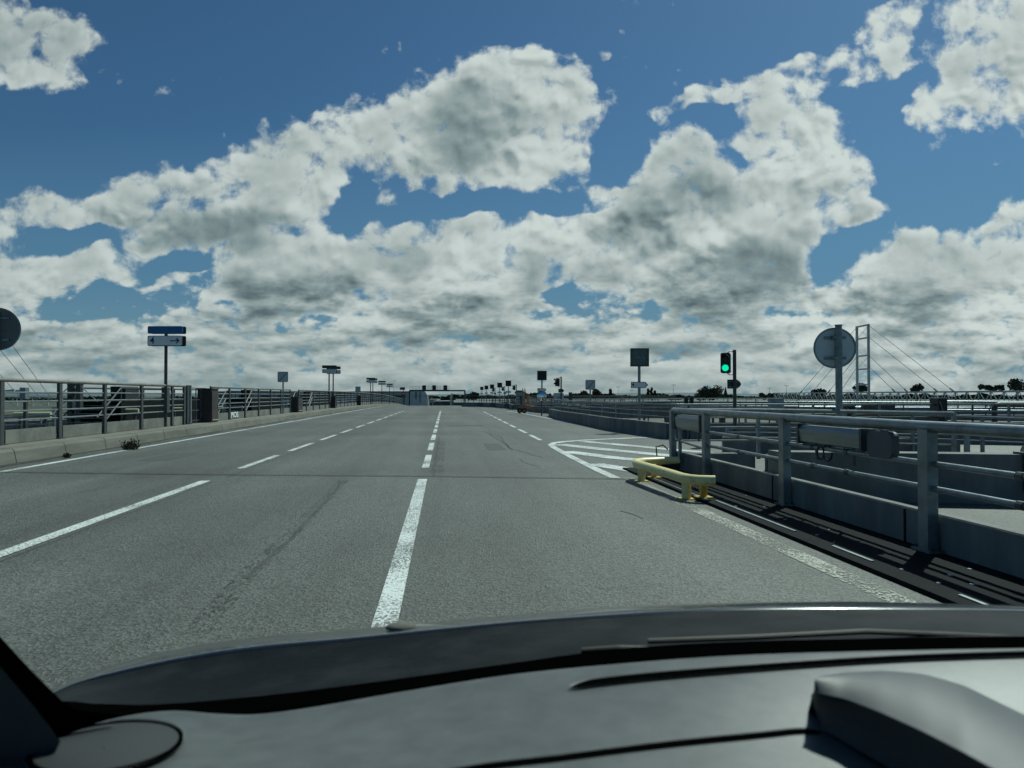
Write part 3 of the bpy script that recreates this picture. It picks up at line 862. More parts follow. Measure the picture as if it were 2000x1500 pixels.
def traffic_light(loc, label, rz, head_rz, lit=True):
    t = thing('traffic_light', label, 'traffic light', loc, rz, 'traffic lights at the exits')
    zt = 2.70 - loc[2]
    smooth_tubes(MB().tube([(0, 0, 0), (0, 0, zt)], .05, 12).build('pole', 'dark_steel', t))
    M_ = Matrix.Rotation(head_rz, 4, 'Z')
    cz = zt - .38; ox = -.26

    def tr(mb):
        mb.v = [tuple(M_ @ Vector(v) + Vector((ox, -.02, cz))) for v in mb.v]; return mb
    b = tr(MB().prism([(x, -.10, z) for x, z in rounded_rect(.27, .58, .05)], (0, .2, 0))).build('housing', 'black_box', t)
    for s in (1, -1):
        mb = MB(); hood(mb, (0, -.10, s * .14), .11, .15); o = tr(mb).build('visor', 'black_box', b, solid=.004)
        if s == 1 or not lit: tr(MB().disc((0, -.105, s * .14), .09, (0, -1, 0), .01, 24, dome=.02)).build('lens', 'sign_black', b)
        else: tr(MB().disc((0, -.105, s * .14), .092, (0, -1, 0), .01, 24, dome=.02)).build('green_lamp', 'green_lamp', b)
    for s in (1, -1): MB().tube([(0, 0, cz + s * .33), (ox * .6, -.01, cz + s * .33), (ox * .8, -.02, cz + s * .29)], .014, 6).build('bracket', 'dark_steel', t)
    zc = 1.72 - loc[2]
    pts = [(-.19, -.13), (.09, -.13), (.17, -.07), (.21, 0), (.17, .07), (.09, .13), (-.19, .13)]
    MB().prism([(x - 0.0, .06, zc + z) for x, z in pts][::-1], (0, .02, 0)).build('plate_back', 'sign_dark_back', t)
    for s in (1, -1): MB().box((0, .052, zc + s * .08), (.3, .012, .02)).build('clamp', 'galv', t)
    return t


q = P(1435, 772, 20.5); traffic_light((q.x, q.y, 0), 'traffic light showing green on a dark post with a small plate back below', -YAW, R(-22))
q = P(1096, 772, 50); traffic_light((q.x, q.y, 0), 'unlit traffic light turned sideways, between the mirror and the right slashed sign', -YAW, R(-55), False)
proto = None
for px, dd, lab in ((1008.5, 86, 'unlit traffic light seen edge-on just left of the orange trailer'), (986, 102, 'unlit traffic light low between the distant square displays'), (967, 122, 'smallest unlit traffic light low at the far end of the row')):
    q = P(px, 772, dd)
    if proto is None: proto = traffic_light((q.x, q.y, 0), lab, -YAW, R(-55), False)
    else: dup(proto, (q.x, q.y, 0), lab)

# convex mirror
q = P(1058, 773.5, 48)
t = thing('traffic_mirror', 'round convex traffic mirror reflecting the blue sky, below the black square display', 'mirror', (q.x, q.y, 0), -YAW)
smooth_tubes(MB().tube([(0, .12, 0), (0, .12, q.z)], .04, 8).build('pole', 'dark_steel', t))
smooth_tubes(MB().disc((0, 0, q.z), .34, (0, -1, .05), .05, 32, dome=.12).build('mirror_glass', 'mirror', t), 80)
mb = MB(); mb.tube([(.35 * math.cos(2 * math.pi * j / 24), .0, q.z + .35 * math.sin(2 * math.pi * j / 24)) for j in range(25)], .022, 6); mb.build('rim', 'sign_dark_back', t)


# ------------------------------------------------------------------ near right railing on its low wall
PY = [13.0, 11.3, 8.6, 5.94, 3.3, .6, -2.1, -4.8]
t = thing('railing', 'near thick tubular railing on the right, above the dark low wall', 'railing', (WX, 13.0, 0))


def rp(y, z, dx=.0): return (dx, y - 13.0, z)


top = [rp(13.12, 1.0), rp(13.1, 1.085), rp(13.02, 1.12)] + [rp(y, 1.12 + (.02 if y < 6 else 0)) for y in (12, 9, 6, 3, 0, -5)]
smooth_tubes(MB().tube(top, .052, 14).build('top_rail', 'galv', t))
for i, y in enumerate(PY):
    smooth_tubes(MB().box(rp(y, .56, -.02), (.10, .13, 1.08)).box(rp(y, .045, -.02), (.16, .24, .02)).build('post', 'galv', t))
    for s in (-1, 1):
        for r_ in (-.04, .04): MB().tube([rp(y + s * .095, .05, -.02 + r_), rp(y + s * .095, .08, -.02 + r_)], .012, 6).build('bolt', 'dark_steel', t)
for h in (.80, .585):
    smooth_tubes(MB().tube([rp(11.3, h), rp(-5, h)], .026, 10).build('rail', 'galv', t))
    for y in (10, 7.9, 7.2, 4.9, 2.2): MB().tube([rp(y, h), rp(y + .07, h)], .033, 8).build('sleeve', 'dark_steel', t)
smooth_tubes(MB().tube([rp(13.0, .585), rp(11.3, .52)], .02, 8).tube([rp(13, .80), rp(11.3, .8)], .02, 8).build('rail', 'galv', t))
MB().box(rp(12.65, .6), (.05, .05, .9)).build('post', 'galv', t)


def light_case(y0, y1, z0, z1, label):
    t = thing('light_case', label, 'light fitting', (WX + .02, (y0 + y1) / 2, (z0 + z1) / 2), 0, 'long light cases under the near right railing')
    L_ = y0 - y1; h = z1 - z0
    MB().prism([(.0, -L_ / 2, -h / 2), (-.07, -L_ / 2, -h / 2 + .02), (-.09, -L_ / 2, h / 2 - .05), (-.05, -L_ / 2, h / 2), (.04, -L_ / 2, h / 2), (.04, -L_ / 2, -h / 2)], (0, L_, 0)).build('case', 'lum_case', t)
    MB().box((-.02, -L_ / 2 - .02, 0), (.15, .04, h + .02)).build('end_cap', 'dark_steel', t); MB().box((-.02, L_ / 2 + .02, 0), (.15, .04, h + .02)).build('end_cap', 'dark_steel', t)
    for s in (-.3, .3): MB().box((.0, s * L_, -h / 2 - .09), (.025, .03, .18)).build('bracket', 'dark_steel', t)
    mb = MB(); mb.tube([(-.02, .1 + .09 * math.cos(2 * math.pi * j / 20), -h / 2 - .08 + .09 * math.sin(2 * math.pi * j / 20)) for j in range(45)], .009, 6)
    mb.tube([(-.05, .2 + .075 * math.cos(2 * math.pi * j / 20), -h / 2 - .09 + .075 * math.sin(2 * math.pi * j / 20)) for j in range(21)], .008, 6)
    mb.build('cable_coil', 'rubber', t)
    return t


light_case(12.75, 11.5, .80, 1.05, 'short grey light case at the far end of the near right railing')
light_case(8.15, 6.9, .84, 1.05, 'long grey light case hanging under the near railing between its third and fourth posts')
t = thing('junction_plate', 'smooth rounded grey box beside the long light case on the near railing', 'junction box', (WX - .04, 6.62, .92))
MB().prism([(0, y_, z_) for y_, z_ in rounded_rect(.40, .26, .08)], (.08, 0, 0)).build('body', 'pillar_trim', t)
MB().box((.06, 0, .12), (.03, .1, .05)).build('bracket', 'galv', t)

# low walls
t = thing('low_wall', 'dark stained low wall carrying the near right railing', 'wall', (WX, 13, 0))
mb = MB()
ys = [13.1, 12.95, 11.35]
mb.prism([(.05, .1, -.3), (.05, .1, .345), (.06, .1, .36), (.15, .1, .36), (.15, .1, -.3)], (0, -18.3, 0)).build('wall', 'dark_concrete', t)
for k in range(1, 7): MB().box((.046, .1 - k * 2.72 - 1.3, .03), (.012, .02, .62)).build('joint', 'black_plastic', t)
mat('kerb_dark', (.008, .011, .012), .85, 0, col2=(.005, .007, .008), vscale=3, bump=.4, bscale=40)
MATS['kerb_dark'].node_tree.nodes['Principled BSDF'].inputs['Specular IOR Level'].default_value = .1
structure(MB().prism([(3.34, 13.3, -.02), (3.36, 13.3, .035), (4.29, 13.3, .035), (4.29, 13.3, -.02)], (0, -18, 0)).build('side_strip', 'kerb_dark'))  # near-black base colour carries the shade along the wall foot
mb = MB()
for a, b in ((9.0, 6.9), (6.2, 5.6), (4.6, 3.9), (2.9, 1.2)): mb.box((3.50, (a + b) / 2, .038), (.03, a - b, .012))
for a, b in ((11.5, 9.1),): mb.box((3.42, (a + b) / 2, .038), (.02, a - b, .01))
structure(mb.build('joint_cover', 'galv'))
mb = MB()
random.seed(9)
for k in range(26):
    mb.box((3.55 + random.random() * .6, 1.5 + random.random() * 9, .038), (.01 + random.random() * .02, .01 + random.random() * .03, .006), random.random() * 3)
tag(mb.build('litter', 'far_pale'), 'scattered pale crumbs and scraps at the foot of the near low wall', 'litter', kind='stuff')


def low_wall(pts, h, label, th=.28, m='dark_concrete', base=-.3, group='low walls along the exit ramps', end=True):
    """wall along ground points"""
    o0 = Vector(pts[0]); t = thing('low_wall', label, 'wall', o0, 0, group)
    for a, b in zip(pts[:-1], pts[1:]):
        a = Vector(a) - o0; b = Vector(b) - o0; d = (b - a); d.z = 0; d.normalize(); nn = Vector((d.y, -d.x, 0)) * th
        za, zb = a.z, b.z
        mb = MB(); n = 0
        mb.v = [tuple(a + Vector((0, 0, base))), tuple(b + Vector((0, 0, base))), tuple(b + Vector((0, 0, h))), tuple(a + Vector((0, 0, h))),
                tuple(a + nn + Vector((0, 0, base))), tuple(b + nn + Vector((0, 0, base))), tuple(b + nn + Vector((0, 0, h))), tuple(a + nn + Vector((0, 0, h)))]
        mb.f = [(0, 1, 2, 3), (7, 6, 5, 4), (3, 2, 6, 7), (0, 3, 7, 4), (1, 5, 6, 2)]
        o = mb.build('wall', m, t, fix=True)
        bv = o.modifiers.new('b', 'BEVEL'); bv.width = .03; bv.segments = 2; bv.limit_method = 'ANGLE'
    return t


def rail_run(pts, hs, label, top_r=.04, posts=2.2, base=0.0, m='galv', group='railings along the exit ramps', mid_r=.018, pw=.06):
    o0 = Vector(pts[0]); t = thing('railing', label, 'railing', o0, 0, group)
    L_ = [Vector(p) - o0 for p in pts]
    for i, h in enumerate(hs):
        smooth_tubes(MB().tube([p + Vector((0, 0, h)) for p in L_], top_r if i == 0 else mid_r, 8).build('top_rail' if i == 0 else 'rail', m, t))
    for a, b in zip(L_[:-1], L_[1:]):
        n = max(1, round((b - a).length / posts))
        for k in range(n + (b is L_[-1])):
            p = a.lerp(b, k / n)
            MB().box(p + Vector((0, 0, (hs[0] + base) / 2)), (pw, pw, hs[0] - base)).build('post', m, t)
    return t


# return walls beside the near railing's end
low_wall([(4.56, 13.15, 0), (5.75, 13.05, 0)], .33, 'short low wall stub behind the yellow guard rail, with a rounded end')
low_wall([(6.0, 13.0, 0), (8.4, 12.2, 0)], .30, 'low wall piece just right of the gap behind the near railing', m='kerb_concrete')
rail_run([(4.3, 13.12, 0), (5.9, 13.05, 0), (9.2, 12.2, -.05)], (1.12, .80, .55), 'railing turning right from the end of the near railing, over the low wall stub', base=.2)
# big rounded barrier and deep wall across the near ramp
t = thing('ramp_barrier', 'big rounded pipe barrier on a dark wall, seen right through the near railing', 'barrier', (5.9, 8.9, 0))
o = MB().prism([(0, 0, -.4), (0, 0, .62), (.0, .0, .64), (0, .35, .64), (0, .35, -.4)], (9, -2.2, 0))
for i_, v_ in enumerate(o.v):
    if v_[0] < 1: o.v[i_] = (v_[0] - 1.42, v_[1] + .347, v_[2])  # wall end drawn out leftward, added to mimic a dark windscreen reflection
o.build('wall', 'dark_concrete', t)
smooth_tubes(MB().tube([(1.6, -.28, .60), (4.02, -.87, .58)], .17, 18).build('pipe', 'galv', t))
smooth_tubes(MB().tube([(4.12, -.90, .58), (8, -1.85, .55)], .16, 18).build('pipe', 'galv', t))
for x in (1.5, 4.07, 6.2): MB().box((x, -.24 * x + .0, .42), (.06, .3, .5)).build('bracket', 'dark_steel', t)
rail_run([(7.9, 10.2, 0), (16, 8.4, -.2)], (.98, .88), 'twin tube rail on the ramp right behind the pipe barrier', .022, 1.2, base=.3)
rail_run([(9.0, 15.4, 0), (14.5, 14.0, -.2)], (1.02, .80, .5), 'short galvanised railing on the ramp behind the near light case', .03, 1.3)
low_wall([(6.6, 16.6, 0), (11.5, 15.2, 0)], .42, 'dark curved concrete kerb block with white scratches, across the exit mouth')
rail_run([(6.7, 16.5, 0), (11.4, 15.1, 0)], (.62, .52), 'pair of low bright rails above the dark curved kerb block', .022, 1.6, base=.35)

# yellow crash rail
t = thing('guard_rail', 'bent yellow steel guard rail at the end of the near wall', 'guard rail', (3.25, 9.2, 0))
B = lambda px, py, z: G(px, py, z) - Vector((3.25, 9.2, 0))
zt = .275
pts = [Vector((.98, 4.05 - .55, zt - .05)), Vector((.42, 2.75, zt - .03))]
pts = [(.75, 2.8, zt), (.45, 2.78, zt), (.12, 2.70, zt), (-.06, 2.52, zt), (-.12, 2.3, zt), (-.08, 1.6, zt), (-.03, .7, zt), (-.02, .30, zt), (.02, .12, zt), (.10, .02, zt), (.30, -.04, zt)]
o = MB().tube(pts, .070, 16).build('rail', 'yellow_paint', t); smooth_tubes(o, 80)
for x, y in ((-.05, 2.25), (.0, .22)):
    smooth_tubes(MB().tube([(x, y, 0), (x, y, zt - .02)], .062, 14).build('post', 'yellow_paint', t))
for x, y in ((.22, 2.45), (.20, .12)):
    smooth_tubes(MB().tube([(x, y, 0), (x, y, zt - .02)], .048, 12).build('post', 'yellow_deep', t))
for x, y in ((-.05, 2.25), (.0, .22), (.22, 2.45), (.20, .12)):
    MB().box((x, y, .042 if x > .1 else .006), (.2, .2, .014)).build('base_plate', 'yellow_deep', t)
MB().tube([(.45, 3.05, .34), (.42, 3.0, .50), (.52, 2.92, .54), (.6, 2.9, .46)], .012, 6).build('cable', 'rubber', t)
MB().box((.6, 2.85, .20), (.34, .22, .12)).build('bracket', 'black_box', t)

# ------------------------------------------------------------------ parapets beyond the exit mouth (right edge of the road)
def W(px, py): v = G(px, py); v.z = 0; return v


E1 = [W(1318, 857), W(1244, 846.5), W(1200, 840), W(1150, 829.5), W(1100, 819.5), W(1080, 813)]
low_wall([tuple(p + Vector((30, 0, 0))) for p in E1[:1]] + [tuple(p) for p in E1], .50, 'long curved dark wall on the far side of the exit mouth, under the arrow display', th=-.3)
E1r = [p + Vector((.1, .1, 0)) for p in E1]
rail_run([tuple(E1r[0] + Vector((30, 0, 0)))] + [tuple(p) for p in E1r], (1.10, .86, .68), 'railing on the long curved wall beyond the exit mouth, right of the mirror', .035, 2.4, base=.5)
E2 = [W(1086, 808.0), W(1048, 805), W(1030, 800)]
low_wall([tuple(E2[0] + Vector((18, 0, 0)))] + [tuple(p) for p in E2], .50, 'dark wall behind the orange trailer and the convex mirror pole', th=-.3)
rail_run([tuple(E2[0] + Vector((18, 0, 0)))] + [tuple(p) for p in E2], (1.15, .9, .7), 'railing on the wall behind the orange trailer', .035, 2.4, base=.5)
prev = None
for i, (xa, ya, xb, yb) in enumerate(((1006, 800.2, 998, 797.5), (990, 797.5, 968, 795.0), (962, 795.0, 940, 793.8), (936, 793.8, 905, 793.2))):
    a, b = W(xa, ya), W(xb, yb)
    a.y = min(a.y, 118 + i * 4); b.y = min(b.y, 124 + i * 6) + 2
    a.x = P(xa, 772, a.y).x; b.x = P(xb, 772, b.y).x
    wl = ['wall segment left of the orange trailer, nearest of the distant exits', 'distant dark wall under the tall black square display', 'distant dark wall under the middle displays of the row', 'farthest dark wall segment, ending near the gantry leg'][i]
    low_wall([tuple(a + Vector((16, 0, 0))), tuple(a), tuple(b)], .5, wl, th=-.3)
    rail_run([tuple(a + Vector((16, 0, 0))), tuple(a), tuple(b)], (1.3, 1.0, .75), ['railing above the nearest distant wall, left of the orange trailer', 'railing above the distant wall under the tall black display', 'railing above the distant wall under the middle displays', 'railing above the farthest wall near the gantry leg'][i], .04, 1.8, base=.5, m='dark_steel')

# little bright light cases and signs on the far parapets
for i, (px, py, w, dd, lab) in enumerate(((1102, 788, 10, 42, 'bright white lamp case on the curved railing, left of two'), (1131, 790.3, 9, 40, 'bright white lamp case on the curved railing, right of two'))):
    q = P(px, py, dd); L_ = w / 1400 * dd
    t = thing('lamp_case', lab, 'light fitting', q, -YAW, 'lamp cases on the curved railing')
    MB().box((0, 0, 0), (L_, .12, .06)).build('case', 'sign_white', t); MB().box((L_ / 2 + .04, 0, 0), (.08, .13, .08)).build('end_cap', 'dark_steel', t); MB().box((0, .02, -.09), (.04, .04, .12)).build('bracket', 'dark_steel', t)
for px, py, w, h, dd, lab in ((1113.5, 790.5, 7.5, 6, 41, 'small grey plate on the curved railing between the two bright lamp cases'), (1140.5, 792, 8, 6, 39, 'small grey plate on the curved railing left of the slashed sign pole')):
    q = P(px, py, dd); t = thing('info_plate', lab, 'sign', q, -YAW, 'small plates on the curved railing')
    MB().box((0, 0, 0), (w / F * dd, .02, h / F * dd)).build('sign_plate', 'sign_grey_face', t); MB().box((0, .03, 0), (.04, .03, .25)).build('bracket', 'dark_steel', t)
q = P(1091, 776.5, 56); t = thing('sign_board', 'pale grey board with rounded corners behind the sideways traffic light', 'sign', (q.x, q.y, 0), -YAW)
plate(.80, .72, .08, q.z, 0, .03).build('sign_plate', 'sign_grey_face', t)
for s in (-.3, .3): MB().box((s, .06, q.z / 2), (.06, .06, q.z)).build('post', 'galv', t)
MB().box((.02, -.02, q.z), (.34, .012, .05)).build('bar', 'sign_dark_back', t)
q = P(1114, 775, 46); t = thing('sign_board', 'narrow dark upright board right of the pale rounded board', 'sign', (q.x, q.y, 0), -YAW)
MB().box((0, 0, q.z), (.22, .12, .58)).build('housing', 'dark_steel', t); MB().box((0, .05, q.z / 2 - .1), (.07, .07, q.z - .2)).build('post', 'dark_steel', t)
q = P(1345, 782, 34)
t = thing('switch_cabinet', 'pair of small dark electrical boxes standing behind the ramp railing', 'cabinet', (q.x, q.y, 0), -YAW)
for s in (-1, 1):
    b = MB().box((s * .13, 0, 1.12), (.16, .25, .36)).build('box', 'dark_steel', t); MB().box((s * .13, -.13, 1.12), (.13, .01, .3)).build('door', 'black_box', b)
MB().box((0, .05, .5), (.08, .08, .95)).build('post', 'dark_steel', t)

# orange trailer with ladder mast
q = W(1027, 807); dd = q.y
t = thing('mast_trailer', 'rusty orange wheeled ladder trailer parked by the right wall', 'trailer', (q.x, q.y, 0), -YAW)
u_ = dd / F
mb = MB(); mb.box((-.05, 0, .42), (1.15, .12, .12)).box((-.05, .6, .42), (1.15, .12, .12)).box((-.5, .3, .42), (.12, .6, .1)).box((.5, .3, .42), (.12, .6, .1)); mb.build('chassis', 'orange_paint', t)
for x in (-.48, -.12):
    for y in (-.1, .7):
        w_ = MB().tube([(x, y - .06, .20), (x, y + .06, .20)], .20, 16).build('wheel', 'rubber', t); MB().tube([(x, y - .075, .2), (x, y + .075, .2)], .09, 10).build('rim', 'orange_paint', w_)
mb = MB().tube([(.62, .2, .05), (.62, .2, .45)], .05, 8); mb.build('jack', 'orange_paint', t)
mb = MB()
for x in (-.24, -.06): mb.beam((x, .3, .45), (x, .3, 1.95), .065)
for k in range(6): mb.box((-.15, .3, .6 + k * .24), (.14, .025, .03))
mb.build('ladder', 'orange_paint', t)
mb = MB()
for x in (.08, .20): mb.beam((x, .35, .45), (x, .35, 1.55), .06)
mb.beam((.08, .35, .5), (.2, .35, 1.5), .025).beam((.5, .3, .48), (.2, .35, 1.4), .03).beam((-.5, .3, .48), (-.2, .3, 1.6), .03); mb.build('frame', 'orange_paint', t)
mb = MB()
for k in range(5): mb.box((.38 - k * .0, .1, .62 + k * .16), (.26, .03, .03))
mb.build('rack', 'orange_paint', t)

# pale small shed behind it
q = P(1016, 764, 75); t = thing('cabin', 'small pale flat-topped cabin behind the orange trailer', 'cabin', (q.x, q.y, 0), -YAW)
MB().box((0, 0, .85), (.95, 1, 1.7)).build('body', 'far_wall', t); MB().box((-.1, 0, 1.8), (.6, .8, .22)).build('roof', 'kerb_concrete', t); MB().box((.1, -.52, .9), (.3, .03, .9)).build('door', 'dark_steel', t)

# ------------------------------------------------------------------ gantry over the far end of the road
gp = P(854, 772, 215); gz = zr(gp.y)
t = thing('gantry', 'dark steel portal gantry with a railed walkway over the far end of the road', 'gantry', (gp.x, gp.y, gz), -YAW)
s_ = 215 / F
zb = EYE + (772 - 763) * s_ - gz
MB().box((0, 0, zb), ((909 - 800) * s_, .5, .42)).build('beam', 'dark_steel', t)
MB().box((-54 * s_, 0, zb / 2 - 1), (.42, .42, zb + 2)).build('leg', 'dark_steel', t); MB().box((54 * s_, 0, zb / 2 - 1), (.42, .42, zb + 2)).build('leg', 'dark_steel', t)
mb = MB(); mb.box((-15 * s_, 0, zb + .25), (76 * s_, .9, .08)); mb.build('walkway', 'dark_steel', t)
mb = MB()
for k in range(14): mb.box(((-53 + k * 5.9) * s_, -.4, zb + .8), (.07, .07, 1.1))
for z in (.75, 1.3): mb.box((-15 * s_, -.4, zb + z), (76 * s_, .06, .06))
mb.build('handrail', 'dark_steel', t)
for k, cx in enumerate((829, 848.3, 870.3)):
    o = thing('lane_signal', ['boxy lane signal on the gantry walkway, leftmost of three', 'boxy lane signal in the middle of the gantry walkway', 'boxy lane signal on the gantry walkway, rightmost of three'][k], 'lane signal', (gp.x, gp.y, gz), -YAW, 'lane signals on the gantry')
    MB().box(((cx - 854) * s_, -.62, zb + .95), (7.2 * s_, .3, 8.6 * s_)).build('housing', 'dark_steel', o)
    MB().box(((cx - 854) * s_, -.78, zb + .95), (6.4 * s_, .02, 7.8 * s_)).build('display_face', 'black_box', o)
    for sx_ in (-1, 1): MB().box(((cx - 854 + sx_ * 2) * s_, -.5, zb + .3), (.08, .1, .5)).build('bracket', 'galv', o)

# ------------------------------------------------------------------ far buildings
def wall_block(name, label, cat, px0, px1, ytop, d0, d1=None, zb=-6.6, m='far_wall', depth=30, extra=None, group=None):
    """box whose long face runs from px0 at distance d0 to px1 at distance d1, top seen at ytop"""
    d1 = d1 or d0
    a, b = P(px0, 772, d0), P(px1, 772, d1)
    za, zt_ = EYE + (772 - ytop) / F * d0, EYE + (772 - ytop) / F * d1
    if zt_ != za: zt_ = za
    o0 = Vector((a.x, a.y, zb)); t = thing(name, label, cat, o0, 0, group)
    d = Vector((b.x - a.x, b.y - a.y, 0)); n = Vector((-d.y, d.x, 0)).normalized()
    if n.y < 0: n = -n
    h = za - zb
    pts = [Vector((0, 0, 0)), d, d + n * depth, n * depth]
    MB().prism([tuple(p) for p in pts], (0, 0, h)).build('wall', m, t, fix=True)
    return t, d, n, h


# long pale hall on the left, with vertical joints and door bands
t, d, n, h = wall_block('hall', 'long low pale industrial hall behind the left railing', 'building', 420, 800, 765.5, 300, 300, m='far_wall', depth=10)
for k in range(18):
    p = d * ((k + .5) / 18)
    MB().box(p - n * .05 + Vector((0, 0, h * .48)), (.25, .25, h * .96), math.atan2(d.y, d.x)).build('pilaster', 'far_roof', t)
for k in range(10):
    p = d * ((k + .5) / 10)
    MB().box(p - n * .12 + Vector((0, 0, h * .80)), (4.5, .2, .9), math.atan2(d.y, d.x)).build('window', 'dark_steel', t)
MB().box(d * .5 - n * .1 + Vector((0, 0, h + .1)), (d.length + .4, .6, .35), math.atan2(d.y, d.x)).build('roof', 'far_roof', t)
# white end building with rounded corner
q = P(818, 772, 235); t = thing('white_building', 'white building with a rounded corner under the left part of the gantry', 'building', (q.x, q.y, -8.5), -YAW)
prof = []
k_ = 235 / F; hh = EYE + 9.5 * k_ + 8.5
x0, x1 = -17 * k_, 18 * k_
prof = [(x0, 0), (x1, 0)] + [(x1 - 1.8 + 1.8 * math.cos(R(a)), hh - 3.4 + 3.4 * math.sin(R(a))) for a in range(0, 91, 15)] + [(x0, hh)]
o = MB().prism([(x, 0, z) for x, z in prof], (0, .6, 0)).build('wall', 'far_pale', t, fix=True)
MB().box((-5.5 * k_ + 0, -.06, hh - 22 * k_ + 2), (2.0 * k_, .12, 14 * k_)).build('door', 'dark_steel', t)
MB().box((2.5 * k_, -.06, hh - 20 * k_ + 1), (1.4 * k_, .12, 20 * k_)).build('door', 'dark_steel', t)
MB().box((2.5 * k_, -.05, hh - 11 * k_), (34 * k_, .06, .3)).build('band', 'far_wall', t)
# station roofs beyond the crest
q = P(880, 772, 300)
for px0, px1, yt, dd, lab, mm_ in ((849, 882, 783.0, 330, 'low brown sheet roofed shed right of the white building', 'far_roof'), (838, 852, 779.5, 380, 'small grey shed at the foot of the tree line', 'far_wall'), (886, 975, 785.5, 320, 'long low shed with a pale eave behind the far right parapets', 'far_roof')):
    t, d, n, h = wall_block('shed', lab, 'building', px0, px1, yt + 1.2, dd, m=mm_, depth=18, zb=-9, group='low sheds beyond the gantry')
    MB().box(d * .5 + n * 9 + Vector((0, 0, h + .15)), (d.length + 1, 19, .3), math.atan2(d.y, d.x)).build('roof', 'far_pale', t)
    for k in range(max(2, int(d.length / 3))):
        MB().box(d * ((k + .5) / max(2, int(d.length / 3))) - n * .05 + Vector((0, 0, h * .55)), (1.1, .1, h * .5), math.atan2(d.y, d.x)).build('door', 'dark_steel', t)
q = P(881, 772, 205); t = thing('pylon', 'pointed pale concrete pylon under the gantry', 'pylon', (q.x, q.y, -6), -YAW)
MB().prism([(-.3, 0, 0), (.25, 0, 0), (.25, 0, 7.8 + .4), (-.3, 0, 7.3)], (0, .6, 0)).build('pier', 'far_pale', t); MB().box((.5, .3, 3.2), (.35, .6, 7.0)).build('side', 'black_box', t)

# white boundary wall / pale strip on the right horizon, dark bands of track and canopies below
def depot(label, px0, px1, yt, yb, d0, d1):
    """long building whose shallow sunlit roof is seen between rows yt and yb"""
    a, b = P(px0, yb, d0), P(px1, yb, d0); c, e_ = P(px1, yt, d1), P(px0, yt, d1)
    t = thing('depot_building', label, 'building', (a.x, a.y, -6.6), 0, 'very long pale roofed depots')
    o0 = Vector((a.x, a.y, -6.6)); L_ = [p - o0 for p in (a, b, c, e_)]
    mb = MB(); mb.v = [tuple(p) for p in L_] + [tuple(p - Vector((0, 0, .4))) for p in L_]
    mb.f = [(0, 1, 2, 3), (4, 7, 6, 5), (0, 4, 5, 1), (1, 5, 6, 2), (2, 6, 7, 3), (3, 7, 4, 0)]
    mb.build('roof', 'depot_roof', t, fix=True)
    mb = MB(); w_ = [p + Vector((0, .5, -.42)) for p in (L_[0], L_[1])]
    mb.prism([w_[0], w_[1], Vector((w_[1].x, w_[1].y, 0)), Vector((w_[0].x, w_[0].y, 0))], (0, 20, 0)).build('wall', 'dark_steel', t, fix=True)
    n_ = 30
    for k in range(n_):
        p = L_[0].lerp(L_[1], (k + .5) / n_); MB().box((p.x, p.y - 1, (p.z + 2.2) / 2), (.14, .14, p.z + 2.2)).build('fence_post', 'dark_steel', t)


depot('very long pale roofed depot in front of the tree line on the right', 890, 1556, 779.2, 785.0, 330, 440)
depot('pale roofed depot behind the white lattice girder on the far right', 1560, 2300, 780, 786.5, 300, 420)
CAN = [(1160, 1620, 784.5, 250, 'dark_steel', 'dark platform canopy edge in the right middle distance, farthest of the canopies'), (1180, 1900, 788.5, 200, 'far_wall', 'pale platform canopy beyond the ramp railing, in front of the farthest one'),
       (1540, 2250, 791.5, 150, 'train_blue', 'blue grey flat platform roof under the lattice girder'), (1150, 1700, 793.0, 120, 'far_wall', 'grey platform roof right behind the traffic light')]
for px0, px1, yt, dd, mm_, lab in CAN:
    a = P(px0, 772, dd); b = P(px1, 772, dd); zt_ = EYE + (772 - yt) / F * dd
    t = thing('platform_canopy', lab, 'canopy', (a.x, a.y, -6.5), 0, 'platform canopies in the rail yard')
    d = Vector((b.x - a.x, b.y - a.y, 0)); n = Vector((-d.y, d.x, 0)).normalized(); hh = zt_ + 6.5; rz_ = math.atan2(d.y, d.x)
    MB().box(d * .5 + n * 6 + Vector((0, 0, hh - .1)), (d.length, 12, .2), rz_).build('roof', mm_, t)
    MB().box(d * .5 + n * .05 + Vector((0, 0, hh - .45)), (d.length, .12, .5), rz_).build('fascia', 'dark_steel', t)
    for k in range(12): MB().box(d * ((k + .5) / 12) + n * 3 + Vector((0, 0, hh / 2 - .2)), (.3, .3, hh - .4)).build('post', 'dark_steel', t)
# shuttle wagons standing in the yard
wg = None
for i, (px, yt, dd, lab) in enumerate(((1790, 792.5, 72, 'blue grey covered rail wagon standing under the girder, left of two'), (1900, 795, 66, 'blue grey covered rail wagon standing under the girder, right of two'))):
    q = P(px, 772, dd); h = EYE + (772 - yt) / F * dd + 6.5
    if wg is None:
        wg = thing('rail_wagon', lab, 'wagon', (q.x, q.y, -6.5), R(-14), 'rail wagons in the yard')
        MB().prism([(-6, y_, z_) for y_, z_ in ((-1.8, .9), (1.8, .9), (1.8, h - .8), (1.2, h), (-1.2, h), (-1.8, h - .8))], (12, 0, 0)).build('body', 'train_blue', wg)
        MB().box((0, 0, .7), (11, 2.2, .4)).build('chassis', 'dark_steel', wg)
        for x in (-4.4, -3, 3, 4.4): MB().tube([(x, -1, .45), (x, 1, .45)], .45, 14).build('wheel', 'dark_steel', wg)
        for x in (-3, 0, 3): MB().box((x, -1.82, 3.4), (1.6, .05, 2.6)).build('door', 'dark_steel', wg)
    else: dup(wg, (q.x, q.y, -6.5), lab)

